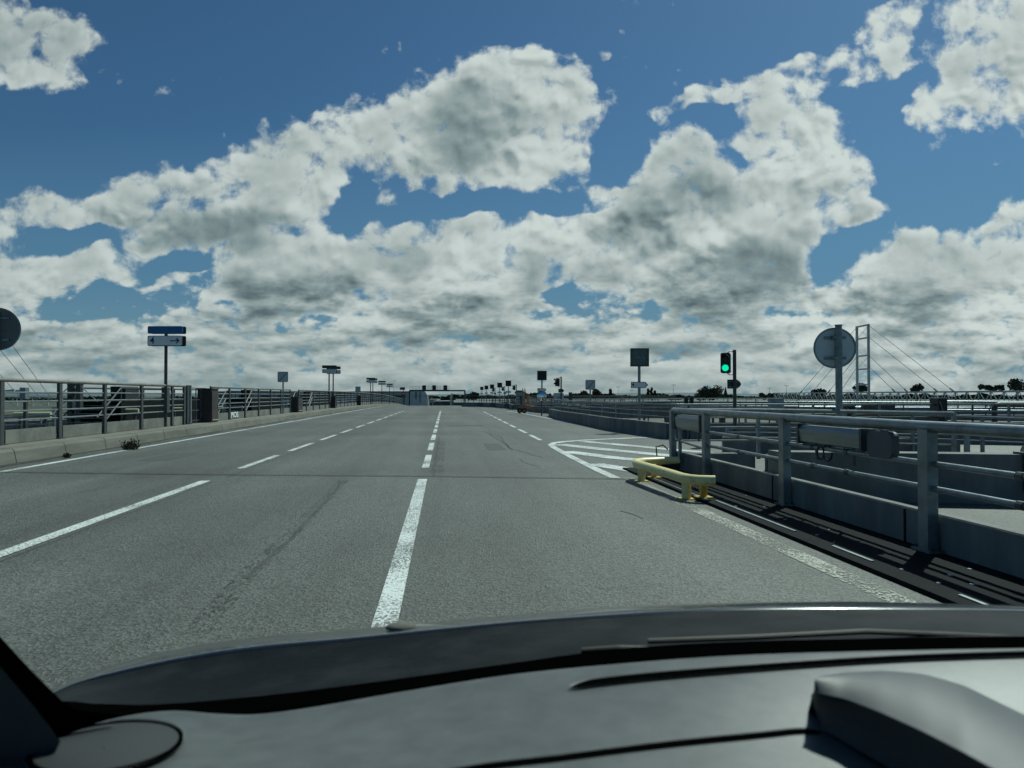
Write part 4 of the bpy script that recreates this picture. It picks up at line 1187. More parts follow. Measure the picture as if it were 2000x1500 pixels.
# ------------------------------------------------------------------ yard clutter at mid distance right: platform edges, walkways with railings
def walkway(px0, px1, y0, y1, dd, lab, m='kerb_concrete', rail=True, th=.5, step=2.0):
    a = P(px0, y0, dd); b = P(px1, y1, dd * .93)
    t = thing('footbridge', lab, 'footbridge', a, 0, 'raised walkways over the tracks on the right')
    d = b - a; n = Vector((-d.y, d.x, 0)).normalized()
    MB().prism([(0, 0, -th), d + Vector((0, 0, -th)), d, (0, 0, 0)], n * 1.6).build('deck', m, t, fix=True)
    if rail:
        for z in (1.05, .6): MB().tube([(0, 0, z), d + Vector((0, 0, z))], .035, 6).build('rail', 'galv', t)
        k = int(d.length / step)
        for i in range(k + 1): MB().box(d * (i / k) + Vector((0, 0, .5)), (.07, .07, 1.05)).build('post', 'dark_steel', t)
    for i in range(4): MB().box(d * ((i + .5) / 4) + n * .8 + Vector((0, 0, -th - 2.6)), (.5, .5, 5.2)).build('pier', 'dark_concrete', t)
    return t


walkway(1560, 2150, 808, 812, 62, 'raised grey walkway with railing behind the round sign back')
walkway(1830, 2200, 822, 828, 38, 'brownish walkway with railing, low at the far right under the girder', m='rust_box', step=1.4)
walkway(1250, 1700, 803, 806, 75, 'raised walkway behind the electrical boxes and the traffic light post')
# yard pipe portal at right
q = P(1942, 772, 30); t = thing('pipe_portal', 'dark fat pipe portal standing among the walkways at far right', 'pipe', (q.x, q.y, -3), -YAW)
zt_ = EYE - (790 - 772) / F * 30 + 3
smooth_tubes(MB().tube([(0, 0, 0), (0, 0, zt_ - .15), (.05, 0, zt_ - .04), (.2, 0, zt_), (3.2, 0, zt_ - .03)], .11, 12).build('pipe', 'dark_steel', t), 80)
MB().tube([(-.05, 0, zt_ + .05), (-.3, 0, zt_ - .35)], .03, 6).build('stay', 'galv', t); MB().tube([(0, 0, zt_ - .5), (0, 0, zt_ - .44)], .15, 12).build('flange', 'dark_steel', t)
for i, (px, py, dd, w, h, lab) in enumerate(((1515, 790, 48, .9, .75, 'pale square housing with a diagonal brace, left of the round sign back'), (1655, 803, 30, .42, .42, 'small dark box at the foot of the thick round-sign pole'), (1715, 797, 60, 2.6, .9, 'dark open steel frame box left of the wagons'), (1833, 805, 24, .3, .9, 'stack of dark cable clamps at the end of the ramp rail'))):
    q = P(px, py, dd); t = thing('equipment_box', lab, 'equipment box', q, -YAW, 'equipment boxes among the ramps')
    o = MB().box((0, 0, 0), (w, .5, h)).build('body', ['far_wall', 'black_box', 'dark_steel', 'black_box'][i], t)
    MB().box((0, 0, h / 2 + .02), (w * 1.1, .6, .04)).build('lid', 'galv', t)
    MB().beam((-w * .4, -.27, h * .4), (w * .4, -.27, -h * .4), .03).build('brace', 'galv', t)
    MB().box((w * .3, 0, -h / 2 - 1), (.08, .08, 2)).build('post', 'dark_steel', t)

# ------------------------------------------------------------------ lattice girder with ladder mast and stays
def truss(a0, a1, z0, z1, n, label, mat_='white_steel', w=2.0, legs=()):
    """girder between ground points a0, a1 with bottom z0 and top z1"""
    a0, a1 = Vector(a0), Vector(a1)
    t = thing('lattice_girder', label, 'girder', (a0.x, a0.y, z0), 0)
    d = a1 - a0; d.z = 0; nn = Vector((-d.y, d.x, 0)).normalized(); H = z1 - z0
    for s in (0, 1):
        o = nn * (w * s)
        MB().beam(o + Vector((0, 0, H)), o + d + Vector((0, 0, H)), .22).build('top_chord', mat_, t)
        MB().beam(o, o + d, .20).build('bottom_chord', mat_, t)
        if s: continue
        mb = MB()
        for k in range(n + 1): mb.beam(o + d * (k / n), o + d * (k / n) + Vector((0, 0, H)), .13)
        mb.build('upright', mat_, t)
        mb = MB()
        for k in range(n):
            p, q = o + d * (k / n), o + d * ((k + 1) / n)
            mb.beam(p, q + Vector((0, 0, H)), .08).beam(p + Vector((0, 0, H)) + nn * .09, q + nn * .09, .08)
        mb.build('brace', mat_, t)
    for f in legs: MB().box(d * f + nn * w / 2 + Vector((0, 0, -(z0 + 6.5) / 2)), (.9, .9, z0 + 6.5)).build('leg', mat_, t)
    return t, d, nn


dA, dB = 175, 78
A = P(1512, 772, dA); B_ = P(2150, 772, dB)
truss(A, B_, -.80, 1.90, 38, 'long white lattice girder running across the right horizon', legs=(.12, .42, .8))
f_ = None


def on_girder(px):
    v = P(px, 772, 1); v2 = Vector((v.x, v.y)); d = Vector((B_.x - A.x, B_.y - A.y))
    # intersection of ray with the line A-B
    den = v2.x * d.y - v2.y * d.x; s = (A.x * d.y - A.y * d.x) / den
    return Vector((v2.x * s, v2.y * s, 0)), s


mL, _ = on_girder(1674.5); mR, _ = on_girder(1697)
dm = mL.dot(Vector((math.sin(YAW), math.cos(YAW), 0)))
ht = EYE + (772 - 637) / F * dm
t = thing('pylon_mast', 'tall white ladder-like mast with stays rising above the girder', 'mast', (mL.x, mL.y, -6.5))
wv = mR - mL; e = wv
L0 = 6.5
for o in (Vector((0, 0, 0)), e):
    MB().box(o + Vector((0, 0, (ht + L0) / 2)), (.34, .34, ht + L0)).build('leg', 'white_steel', t)
for z in (ht - .15, ht - .20 * (ht - 2), ht - .46 * (ht - 2) + .0, ht - .66 * (ht - 2), ht - .89 * (ht - 2)):
    MB().beam(Vector((0, 0, z + L0)), e + Vector((0, 0, z + L0)), .28).build('rung', 'white_steel', t)
mb = MB()
for za, zb_ in ((ht - .3, ht - .2 * (ht - 2)), (ht - .47 * (ht - 2), ht - .66 * (ht - 2))):
    mb.tube([Vector((0, 0, za + L0)), e + Vector((0, 0, zb_ + L0))], .03, 5).tube([Vector((0, 0, zb_ + L0)), e + Vector((0, 0, za + L0))], .03, 5)
mb.build('cross_brace', 'cable', t)
for px, z in ((1864, ht - .2), (1832, ht - .19 * (ht - 2)), (1773, ht - .46 * (ht - 2)), (1749, ht - .62 * (ht - 2)), (1563, ht - .2), (1585, ht - .20 * (ht - 2)), (1617, ht - .46 * (ht - 2)), (1640, ht - .62 * (ht - 2))):
    g_, _ = on_girder(px); g_.z = 1.9 + L0
    q = g_ - Vector((mL.x, mL.y, 0)); s0 = (e if px > 1690 else Vector((0, 0, 0))) + Vector((0, 0, z + L0))
    st = MB().tube([s0, q], .045, 6).build('stay', 'cable', t); dq = (s0 - q).normalized()
    MB().tube([q, q + dq * 1.1], .13, 6).build('anchor', 'dark_steel', st)
# left part of the same kind of bridge
A2 = P(-260, 772, 96); B2 = P(150, 772, 120)
tl, d2, n2 = truss(A2, B2, -.40, 1.22, 12, 'white lattice girder seen through the nearest left railing', legs=(.3, .9))
mb_t = thing('stay_cables', 'thin slanting stay cables at the left edge, running down to the girder', 'cables', (A2.x, A2.y, 0))
for (x0, y0, x1, y1) in ((-60, 560, 97, 774), (-60, 610, 75, 774), (-60, 665, 38, 774), (-60, 700, 12, 772)):
    MB().tube([P(x0, y0, 104) - Vector((A2.x, A2.y, 0)), P(x1, y1, 112) - Vector((A2.x, A2.y, 0))], .04, 6).build('cable', 'cable', mb_t)

# ------------------------------------------------------------------ left yard behind the railing
def stair(y, px, label, solid_h=1.16, dx=0.0):
    X = -13.2 + dx
    t = thing('stair_tower', label, 'staircase', (X, y, 0), 0, 'stair towers down to the platforms')
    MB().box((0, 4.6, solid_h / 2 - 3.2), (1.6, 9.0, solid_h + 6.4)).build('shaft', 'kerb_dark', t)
    for z in (solid_h + .52,):
        for x in (-.8, .8): MB().tube([(x, -1.8, .6), (x, .1, z), (x, 9, z)], .035, 6).build('handrail', 'dark_steel', t)
    for x in (-.8, .8):
        MB().tube([(x, -1.8, .1), (x, .1, z - .5)], .03, 6).build('handrail', 'dark_steel', t)
        for yy__ in (.1, .5, 2.2, 5.6, 9): MB().box((x, yy__, solid_h + .26), (.045, .045, .54)).build('post', 'dark_steel', t)
    mb = MB()
    for k in range(7): mb.box((0, -1.8 + k * .3, .1 + k * .15), (1.4, .3, .04))
    mb.build('step', 'dark_steel', t)
    b = MB().prism([(-.35, 1.9, solid_h), (-.35, 2.9, solid_h), (-.35, 3.0, solid_h + .60), (-.35, 1.8, solid_h + .60)], (.6, 0, 0)).build('ticket_box', 'black_box', t)
    return t


st = stair(28.8, 0, 'dark stair tower with sloping handrails behind the first left railing, below the 4 sign')
dup(st, (-13.2, 47.6, 0), 'dark stair tower with sloping handrails behind the graffiti railing')
dup(st, (-13.4, 70, 0), 'dark stair tower farther off, behind the paired panel signs')
t = thing('twin_column', 'pair of thick dark steel columns joined at the top behind the first left railing', 'column', P(147, 772, 27).xy.to_3d() + Vector((0, 0, -6)), -YAW)
zt_ = 6 + EYE + (772 - 746) / F * 27
for s in (-1, 1): MB().box((s * .155, 0, zt_ / 2), (.18, .2, zt_)).build('column', 'dark_steel', t)
MB().box((0, -.003, zt_ - .06), (.49, .22, .14)).build('cap', 'dark_steel', t); MB().box((0, .1, zt_ - .35), (.1, .05, .25)).build('lamp', 'sign_white', t)
for s in (-1, 1): MB().tube([(s * .25, 0, zt_ - .2), (s * .85, 0, zt_ - .75)], .02, 6).build('stay', 'cable', t)
q = P(50, 772, 20); t = thing('floodlight', 'grey floodlight head on a short arm behind the first left railing', 'floodlight', (q.x, q.y, -3), -YAW)
k_ = 20 / F
MB().box((0, 0, 1.9), (.08, .08, 3.8 + .9)).build('pole', 'dark_steel', t)
MB().box((0, -.05, 3 + EYE + 4 * k_), (.16, .16, 22 * k_)).build('housing', 'galv', t)
MB().tube([(-.05, -.05, 3 + EYE + 8 * k_), (-.24, -.05, 3 + EYE + 8 * k_)], .035, 8).build('arm', 'galv', t)
MB().prism([(-.24, -.12, 3 + EYE + 12 * k_), (-.24, -.12, 3 + EYE + 5 * k_), (-.52, -.12, 3 + EYE + 7 * k_), (-.54, -.12, 3 + EYE + 9.5 * k_)], (0, .2, 0)).build('head', 'sign_grey_face', t)
# cream edge beams of the platform ramps
cb = [(62, 810.5, 66, 24), (248, 802.5, 40, 28), (349, 799.5, 27, 33), (424, 796.5, 20, 40), (487, 793.5, 14, 47), (534, 791, 11, 54), (566, 789.5, 9, 60), (598, 788.5, 9, 66), (624, 787.5, 8, 74), (645, 787, 6, 80), (660, 786, 5, 86), (672, 785.5, 4.5, 92)]
ords = ['nearest', 'second', 'third', 'fourth', 'fifth', 'sixth', 'seventh', 'eighth', 'ninth', 'tenth', 'eleventh', 'farthest']
for i, (px, py, w, dd) in enumerate(cb):
    q = P(px, py, dd); L_ = w / F * dd
    t = thing('buffer_beam', 'cream padded beam seen through the left railing, %s one from the camera' % ords[i], 'guard rail', q, -YAW + R(4), 'cream buffer beams beyond the left railing')
    smooth_tubes(MB().tube([(-L_ / 2, 0, 0), (L_ / 2, .1, 0)], .09 if i else .10, 10).build('beam', 'cream_paint' if i < 4 else 'sign_grey_face', t))
    for s in (-.35, .35): MB().box((s * L_, .06, -2), (.08, .08, 4)).build('post', 'dark_steel', t)
# parapets and tracks of the parallel ramps left
for i, (y, z, lab) in enumerate(((10.5, .0, 'low dark ramp parapet behind the first left railing, nearest one'), (22.5, -.2, 'low dark ramp parapet behind the stair tower'), (42.5, -.2, 'low dark ramp parapet behind the graffiti railing'), (62, -.3, 'low dark ramp parapet behind the paired panel signs'), (80, -.6, 'low dark ramp parapet farthest along the left side'))):
    low_wall([(-11.5, y, z), (-46, y + 7, z - 1.4)], .45, lab, group='parapets of the left ramps', base=-2.5)
    rail_run([(-11.6, y + .1, z), (-46, y + 7.1, z - 1.4)], (1.0, .75), ['nearest', 'second', 'third', 'fourth', 'fifth'][i] + ' galvanised ramp railing seen through the left railing, counted from the camera', .03, 2.6, base=.45, group='railings of the left ramps')
q = P(104, 829, 22); t = thing('notice_board', 'small cream notice board low behind the first left railing', 'sign', q, -YAW)
MB().box((0, 0, 0), (.28, .03, .13)).build('sign_plate', 'cream_paint', t); MB().box((0, .03, -.4), (.04, .04, .8)).build('post', 'dark_steel', t)
for k in range(3): MB().box((0, -.017, .03 - k * .03), (.22, .004, .008)).build('text_line', 'sign_dark_back', t)

# ------------------------------------------------------------------ lamps
def lamp_mast(px, ytop, dd, label, arms=2):
    q = P(px, 772, dd); zt_ = EYE + (772 - ytop) / F * dd
    t = thing('lamp_mast', label, 'street lamp', (q.x, q.y, -6.5), -YAW, 'tall lamp masts in the distance')
    H = zt_ + 6.5; u = dd / F
    MB().tube([(0, 0, 0), (0, 0, H)], .45 * u, 6, r2=.22 * u).build('pole', 'cable', t)
    for s in ((-1, 1) if arms == 2 else (1,)): MB().box((s * 2.3 * u, 0, H), (3.4 * u, .4, .7 * u)).build('lamp_head', 'dark_steel', t)


for px, yt, dd, lab in ((1207.5, 755.8, 300, 'twin-headed lamp mast just left of the arrow display pole'), (1234, 762, 420, 'thin lamp mast right behind the arrow display pole'), (1315.5, 752, 280, 'twin-headed lamp mast left of the big round tree'), (1503, 758, 330, 'fainter twin-headed lamp mast right of the traffic light'), (1536, 753.5, 290, 'twin-headed lamp mast left of the round sign back'), (1404, 764, 450, 'short thin mast between the big tree and the church spire')):
    lamp_mast(px, yt, dd, lab)
lamp_mast(769, 743.5, 240, 'single-arm thin lamp mast above the far end of the left railing', 1)

# ------------------------------------------------------------------ trees
def tree(px, yb, w, h, dd, label, kind='round', group='trees on the horizon', seed=0, n=None, m='leaf_far'):
    """crown w x h photo pixels wide at distance dd; yb = the pixel row of the crown's foot"""
    rs = random.Random(seed * 31 + 5); u = dd / F; w *= 1.25; h *= 1.2
    q = P(px, 772, dd); z0 = EYE + (772 - yb) * u
    t = thing('tree', label, 'tree', (q.x, q.y, -6.6), 0, group)
    H0 = z0 + 6.6
    tr = MB().tube([(0, 0, 0), (.1, 0, H0 * .6), (0, .1, H0 + h * u * .35)], .45 * max(u * 2, .5), 7, r2=.15)
    for k in range(5):
        a = rs.uniform(0, 6.28); tr.tube([(0, 0, H0), (math.cos(a) * w * u * .3, math.sin(a) * w * u * .3, H0 + h * u * rs.uniform(.4, .8))], .14, 5, r2=.04)
    tr.build('trunk', 'bark', t)
    rx, rz = w * u / 2, h * u
    mb = MB(); n = n or 900
    cl = []
    for k in range(9 if kind == 'round' else 7):
        if kind == 'round': a, rr = rs.uniform(0, 6.28), rs.uniform(.0, .62); cl.append((math.cos(a) * rr * rx, math.sin(a) * rr * rx, rz * rs.uniform(.22, .74) * (1 - rr * .35), rs.uniform(.34, .55)))
        elif kind == 'poplar': cl.append((rs.uniform(-.25, .25) * rx, rs.uniform(-.2, .2) * rx, rz * (k + .6) / 7.5, .55 * (1 - k / 11)))
        else: cl.append((rx * rs.uniform(-.85, .85), rs.uniform(-.3, .3) * rx, rz * rs.uniform(.2, .6), rs.uniform(.22, .34)))
    for k in range(n):
        c = cl[rs.randrange(len(cl))]
        v = Vector((rs.gauss(0, 1), rs.gauss(0, 1), rs.gauss(0, 1))).normalized() * (rs.random() ** .4)
        sc = c[3] * (rx * (1.0 if kind != 'poplar' else 1.6) if kind != 'row' else rz * 1.3)
        zz = sc * .9 if kind != 'poplar' else rz * .14
        p = Vector((c[0], c[1], c[2] + H0)) + Vector((v.x * sc, v.y * sc, v.z * zz))
        s = rs.uniform(.6, 1.4) * u * 1.5
        a = Vector((rs.gauss(0, 1), rs.gauss(0, 1), rs.gauss(0, 1))).normalized(); b = a.cross(Vector((rs.random(), rs.random(), rs.random()))).normalized()
        mb.quad(p - a * s - b * s * .6, p + a * s - b * s * .6, p + a * s * .8 + b * s * .7, p - a * s * .9 + b * s * .8)
    mb.build('crown', m, t)
    return t


tree(1385, 779, 40, 26, 340, 'big round tree left of the church spire', seed=1, n=1600)
for i, (px, w, h, dd) in enumerate(((1266, 5.5, 15, 380), (1272.5, 5, 17, 385), (1279, 5.5, 12, 380))):
    tree(px, 778, w, h, dd, 'narrow poplar right of the arrow display pole, %s of three' % ['left one', 'middle and tallest one', 'right and shortest one'][i], 'poplar', seed=20 + i, n=420)
TR = [(925, 781, 22, 14, 400, 'round bushy tree right of the gantry leg'), (1086, 781, 14, 12, 430, 'tree behind the pale rounded board'), (1073, 780, 8, 9, 430, 'small pointed tree right of the convex mirror'), (1128, 781, 20, 13, 430, 'tree behind the narrow dark board'), (1140, 781, 22, 17, 420, 'broad dark tree left of the right slashed sign'),
      (1166, 781, 26, 18, 420, 'broad dark tree right behind the right slashed sign'), (1188, 781, 22, 11, 430, 'low tree left of the first twin lamp mast'), (1192.5, 779, 6, 16, 430, 'slim cypress-like tree left of the first twin lamp mast'), (1215, 781, 30, 9, 430, 'low trees clump behind the twin lamp mast by the arrow display'), (1048, 781, 26, 11, 430, 'dark tree between orange trailer and convex mirror'),
      (1020, 781, 26, 13, 440, 'dark tree behind the orange trailer mast'), (1325, 781, 56, 9, 400, 'long low bush left of the big round tree'), (1350, 780, 30, 7, 400, 'low bush touching the big round tree'), (1447, 781, 40, 6, 420, 'low bush right of the church spire'), (1505, 779, 36, 11, 380, 'bushy tree at the left end of the lattice girder'),
      (1600, 772, 24, 9, 300, 'dark tree crown above the girder left of the round sign pole'), (1681, 766, 28, 14, 300, 'dark tree crown behind the foot of the ladder mast'), (1791, 764, 26, 10, 300, 'dark tree crown above the girder right of the mast'), (1935, 764, 46, 13, 280, 'broad tree crown above the girder near the right edge'), (1985, 764, 44, 20, 270, 'tallest broad tree at the right edge above the girder'),
      (1262, 781, 34, 7, 430, 'low hedge-like bush below the poplars')]
for i, (px, yb, w, h, dd, lab) in enumerate(TR):
    tree(px, yb, w, h, dd, lab, 'poplar' if w < 9 else ('row' if w / h > 3 else 'round'), seed=40 + i, n=420 if w < 9 else 800)
# far wood along the horizon
mb = MB(); rs = random.Random(77)
for k in range(9000):
    px = rs.uniform(838, 2100); hgt = 5.5 + 2.2 * math.sin(px * .05) + 1.6 * math.sin(px * .17 + 2)
    if 1430 < px < 1500: hgt *= .6
    p = P(px, 781 - rs.random() * max(3, hgt + 2.5), 480 + rs.random() * 30); s = rs.uniform(.5, 1.2) * .8
    a = Vector((rs.gauss(0, 1), rs.gauss(0, 1), rs.gauss(0, 1))).normalized(); b = a.cross(Vector((rs.random(), rs.random(), rs.random()))).normalized()
    mb.quad(p - a * s - b * s, p + a * s - b * s, p + a * s + b * s, p - a * s + b * s)
tag(mb.build('woods', 'leaf_far'), 'distant dark green wood along the horizon behind the pale fence', 'woods', kind='stuff')
mb = MB()
for k in range(2600):
    px = rs.uniform(-80, 430)
    p = P(px, 782 - rs.random() * (4 + 3 * math.sin(px * .04)), 480 + rs.random() * 30); s = rs.uniform(.5, 1.2) * .9
    a = Vector((rs.gauss(0, 1), rs.gauss(0, 1), rs.gauss(0, 1))).normalized(); b = a.cross(Vector((rs.random(), rs.random(), rs.random()))).normalized()
    mb.quad(p - a * s - b * s, p + a * s - b * s, p + a * s + b * s, p - a * s + b * s)
tag(mb.build('woods', 'leaf_far'), 'distant scrub along the horizon seen through the left railing', 'woods', kind='stuff')
# church spire
q = P(1417, 772, 600); t = thing('church_spire', 'dark pointed church spire on the horizon left of the traffic light post', 'church', (q.x, q.y, -6.6), -YAW)
u = 600 / F; zs = 6.6 + EYE
MB().box((0, 0, (zs + 2 * u) / 2), (5.5 * u, 5.5 * u, zs + 2 * u)).build('tower', 'slate', t)
mb = MB(); n = len(mb.v); hb_ = zs + 2 * u
mb.v = [(-3 * u, -3 * u, hb_), (3 * u, -3 * u, hb_), (3 * u, 3 * u, hb_), (-3 * u, 3 * u, hb_), (0, 0, zs + 18 * u)]; mb.f = [(0, 1, 4), (1, 2, 4), (2, 3, 4), (3, 0, 4), (3, 2, 1, 0)]
mb.build('spire', 'slate', t)

# weeds at the kerb
def weed(px, py, s, n, label, m='weed'):
    q = G(px, py, .0); rs = random.Random(int(px)); mb = MB()
    t = thing('weed', label, 'plant', q, 0, 'weeds growing at the foot of the left kerb')
    for k in range(n):
        a = rs.uniform(0, 6.28); l = rs.uniform(.4, 1) * s; o = Vector((rs.gauss(0, .09) * s * 3, rs.gauss(0, .10) * s * 4, 0))
        tip = o + Vector((math.cos(a) * l * .45, math.sin(a) * l * .6, l * rs.uniform(.3, 1))); wv_ = Vector((-math.sin(a), math.cos(a), .3)) * .012
        mid = o.lerp(tip, .5) + Vector((0, 0, .03))
        mb.poly([o - wv_ * .4, o + wv_ * .4, mid + wv_, tip, mid - wv_])
        mb.poly([tip - wv_ * 2, tip + Vector((.01, 0, .03)), tip + wv_ * 2, tip - Vector((0, 0, .02))])
    mb.build('leaf', m, t)


weed(256, 878, .27, 150, 'dark green leafy weed against the left kerb')
weed(132, 894, .10, 50, 'dry brown weed tuft at the foot of the left kerb, left of the leafy one')

# ------------------------------------------------------------------ the car we sit in
car = thing('car', 'dark car seen from the driver cabin: windscreen, dashboard and bonnet edge', 'car', (0, 0, 0))


def interp(tab, x):
    if x <= tab[0][0]:
        a, b = tab[0], tab[1]
    elif x >= tab[-1][0]:
        a, b = tab[-2], tab[-1]
    else:
        i = next(i for i in range(len(tab) - 1) if tab[i + 1][0] >= x); a, b = tab[i], tab[i + 1]
        t = (x - a[0]) / (b[0] - a[0])
        # smooth (Catmull-Rom) between the table's points
        p0 = tab[max(i - 1, 0)][1]; p3 = tab[min(i + 2, len(tab) - 1)][1]; p1, p2 = a[1], b[1]
        m1_ = (p2 - p0) / max(1e-6, (b[0] - tab[max(i - 1, 0)][0])) * (b[0] - a[0]); m2_ = (p3 - p1) / max(1e-6, (tab[min(i + 2, len(tab) - 1)][0] - a[0])) * (b[0] - a[0])
        return p1 * (2 * t ** 3 - 3 * t * t + 1) + m1_ * (t ** 3 - 2 * t * t + t) + p2 * (-2 * t ** 3 + 3 * t * t) + m2_ * (t ** 3 - t * t)
    t = (x - a[0]) / (b[0] - a[0]); return a[1] + (b[1] - a[1]) * t


# photo rows of the four edges, left to right
BON = [(-300, 1640), (0, 1400), (120, 1338), (200, 1300), (350, 1262), (500, 1240), (650, 1228), (760, 1218), (1000, 1197), (1200, 1181), (1400, 1174), (1600, 1171), (1800, 1174), (2000, 1180), (2400, 1200)]
COW = [(-300, 1660), (0, 1425), (120, 1345), (200, 1322), (350, 1290), (500, 1268), (700, 1249), (1000, 1218), (1200, 1204), (1400, 1192), (1600, 1189), (1800, 1190), (2000, 1194), (2400, 1216)]
FRI = [(-300, 1700), (0, 1440), (110, 1372), (180, 1374), (300, 1376), (500, 1360), (700, 1336), (1000, 1295), (1200, 1268), (1400, 1255), (1600, 1249), (2000, 1243), (2400, 1250)]
DSH = [(-300, 1560), (0, 1470), (150, 1420), (250, 1394), (340, 1384), (430, 1390), (500, 1391), (600, 1379), (800, 1345), (1000, 1314), (1200, 1294), (1400, 1279), (1600, 1271), (2000, 1263), (2400, 1262)]
XS = list(range(-300, 2401, 30))
XO = [x for x in XS if x >= 30]
# bonnet: rear band rising to its crest, then curving down to the nose
rows = []
for dist, k in ((1.22, 'c'), (1.30, 'm'), (1.42, 'b'), (1.62, 1.035), (1.9, 1.10), (2.15, 1.22), (2.3, 1.42)):
    r = []
    for x in XO:
        yb = interp(BON, x); yc = interp(COW, x)
        if k == 'c': p = P(x, yc + 2, dist)
        elif k == 'm': p = P(x, yc + (yb - yc) * .62, dist)
        elif k == 'b': p = P(x, yb, dist)
        else:
            pb = P(x, yb, 1.42); pm = P(x, yb, dist); p = Vector((pm.x, pm.y, EYE - (EYE - pm.z) * k))
        r.append(p)
    rows.append(r)
o = MB().grid(rows).build('bonnet', 'car_paint', car, smooth=True, fix=True); sb = o.modifiers.new('s', 'SUBSURF'); sb.levels = sb.render_levels = 1
so = o.modifiers.new('t', 'SOLIDIFY'); so.thickness = .003
# cowl and wiper well
rows = []
for dist, f, dz in ((1.215, 0, 0), (1.19, .15, 0), (1.12, .5, 0), (1.06, .8, 0), (1.02, 1.0, 0), (1.0, 1.12, -.01)):
    rows.append([P(x, interp(COW, x) + 2 + (interp(FRI, x) - interp(COW, x)) * f, dist) for x in XO])
o = MB().grid(rows).build('cowl', 'cowl', car, smooth=True, fix=True); sb = o.modifiers.new('s', 'SUBSURF'); sb.levels = sb.render_levels = 1
# washer jet bump
q = P(785, 1222, 1.30)
mb = MB(); rw = []
for i in range(7):
    a = math.pi / 2 * i / 6; rw.append([q + BR * (math.cos(a) * .030 * math.cos(2 * math.pi * j / 16)) + BF * (math.cos(a) * .02 * math.sin(2 * math.pi * j / 16)) + Vector((0, 0, math.sin(a) * .010 - .004)) for j in range(17)])
mb.grid(rw).build('washer_jet', 'kerb_concrete', car, smooth=True)


def wiper(pts, label=None):
    w_ = MB().tube([P(*p) for p in pts], .0022, 6).build('wiper', 'wiper_metal', car)
    MB().tube([P(a, b + 4, c - .004) for a, b, c in pts], .003, 6).build('wiper_blade', 'black_plastic', w_)


wiper([(1135, 1268, 1.02), (1210, 1263, 1.02), (1330, 1267, 1.02)])
wiper([(1265, 1250, 1.03), (1480, 1242, 1.03), (1690, 1231, 1.03), (1820, 1236, 1.04), (2050, 1246, 1.04)])
# blacked-out rim of the screen between cowl and dashboard
rows = [[P(x, interp(FRI, x) + f, dist) for x in XS] for f, dist in ((0, 1.00), (6, .995), (20, .985))]
rows.append([P(x, interp(DSH, x) + 30, .95) for x in XS])
rows.append([P(x, interp(DSH, x) + 90, .95) for x in XS])
MB().grid(rows).build('screen_surround', 'frit', car, smooth=True)


def dash_z(a, d):
    """height of the dash top, a metres right of and d metres ahead of the eye (car axes along the view)"""
    dd = max(d, .3)
    x = 1000 + F * a / .90
    drop0 = (interp(DSH, max(-300, min(2400, x))) - 772) / F * .90
    t = min(1.0, max(0.0, (.90 - dd) / .30)); s = t * t * (3 - 2 * t)
    z = drop0 * (1 - s) + .345 * s
    return -z - .012 * max(0, (.62 - dd) / .2) ** 2 - (.03 * ((dd - .897) / .03) ** 2 if dd > .897 else 0)


HF = Vector((math.sin(YAW), math.cos(YAW), 0))


def dpt(a, d, up=0.0): return Vector((0, 0, EYE)) + BR * a + HF * d + Vector((0, 0, dash_z(a, d) + up))


def dash_px(px, py, up=0.0):
    """where the ray through (px, py) meets the dash top"""
    lo, hi = .35, 1.1
    v = BF + BR * ((px - 1000) / F) + BU * ((750 - py) / F); vf = v.dot(HF); va = v.dot(BR)
    for _ in range(40):
        m_ = (lo + hi) / 2; k = m_ / vf
        if v.z * k > dash_z(va * k, m_) + up: lo = m_
        else: hi = m_
    return Vector((0, 0, EYE)) + v * ((lo + hi) / 2 / vf)


rows = []
for i in range(93):
    d = .915 - i * .00615
    rows.append([dpt(-.72 + j * .009, d) for j in range(191)])
o = MB().grid(rows).build('dashboard', 'dash', car, smooth=True); dash_o = o


def ribbon(name, pts, w0, m, up=.0015, taper=True, lip=None):
    """dark slot following photo points (px, py) on the dash top; w0 = half widths in px"""
    n = 120; r1, r2, r3 = [], [], []
    xs = [pts[0][0] + (pts[-1][0] - pts[0][0]) * i / n for i in range(n + 1)]
    for x in xs:
        y = interp(pts, x); w = interp(w0, x)
        r1.append(dash_px(x, y - w, up)); r2.append(dash_px(x, y, up)); r3.append(dash_px(x, y + w, up))
    o = MB().grid([r1, r2, r3]).build(name, m, dash_o, smooth=True)
    if lip:
        smooth_tubes(MB().tube([p + Vector((0, 0, .0)) for p in r1], lip * .7, 6, r2=lip).build('slot_lip', 'dash', dash_o))
    return o


slot = [(1112, 1342), (1160, 1332), (1300, 1317), (1500, 1301), (1750, 1285), (2050, 1275), (2300, 1270)]
ribbon('demister_slot', slot, [(1112, .5), (1135, 5), (1200, 6), (1500, 5), (2300, 4)], 'frit', .003, lip=.0014)
seam = [(700, 1548), (900, 1504), (1100, 1479), (1300, 1454), (1500, 1434), (1560, 1428), (1612, 1430)]
ribbon('panel_seam', seam, [(700, 6), (1500, 5.5), (1590, 4), (1612, 1)], 'frit', .001, lip=.0012)
ribbon('panel_seam', [(1612, 1430), (1680, 1470), (1730, 1500), (1800, 1550)], [(1612, 1), (1700, 2), (1800, 2)], 'frit', .002)
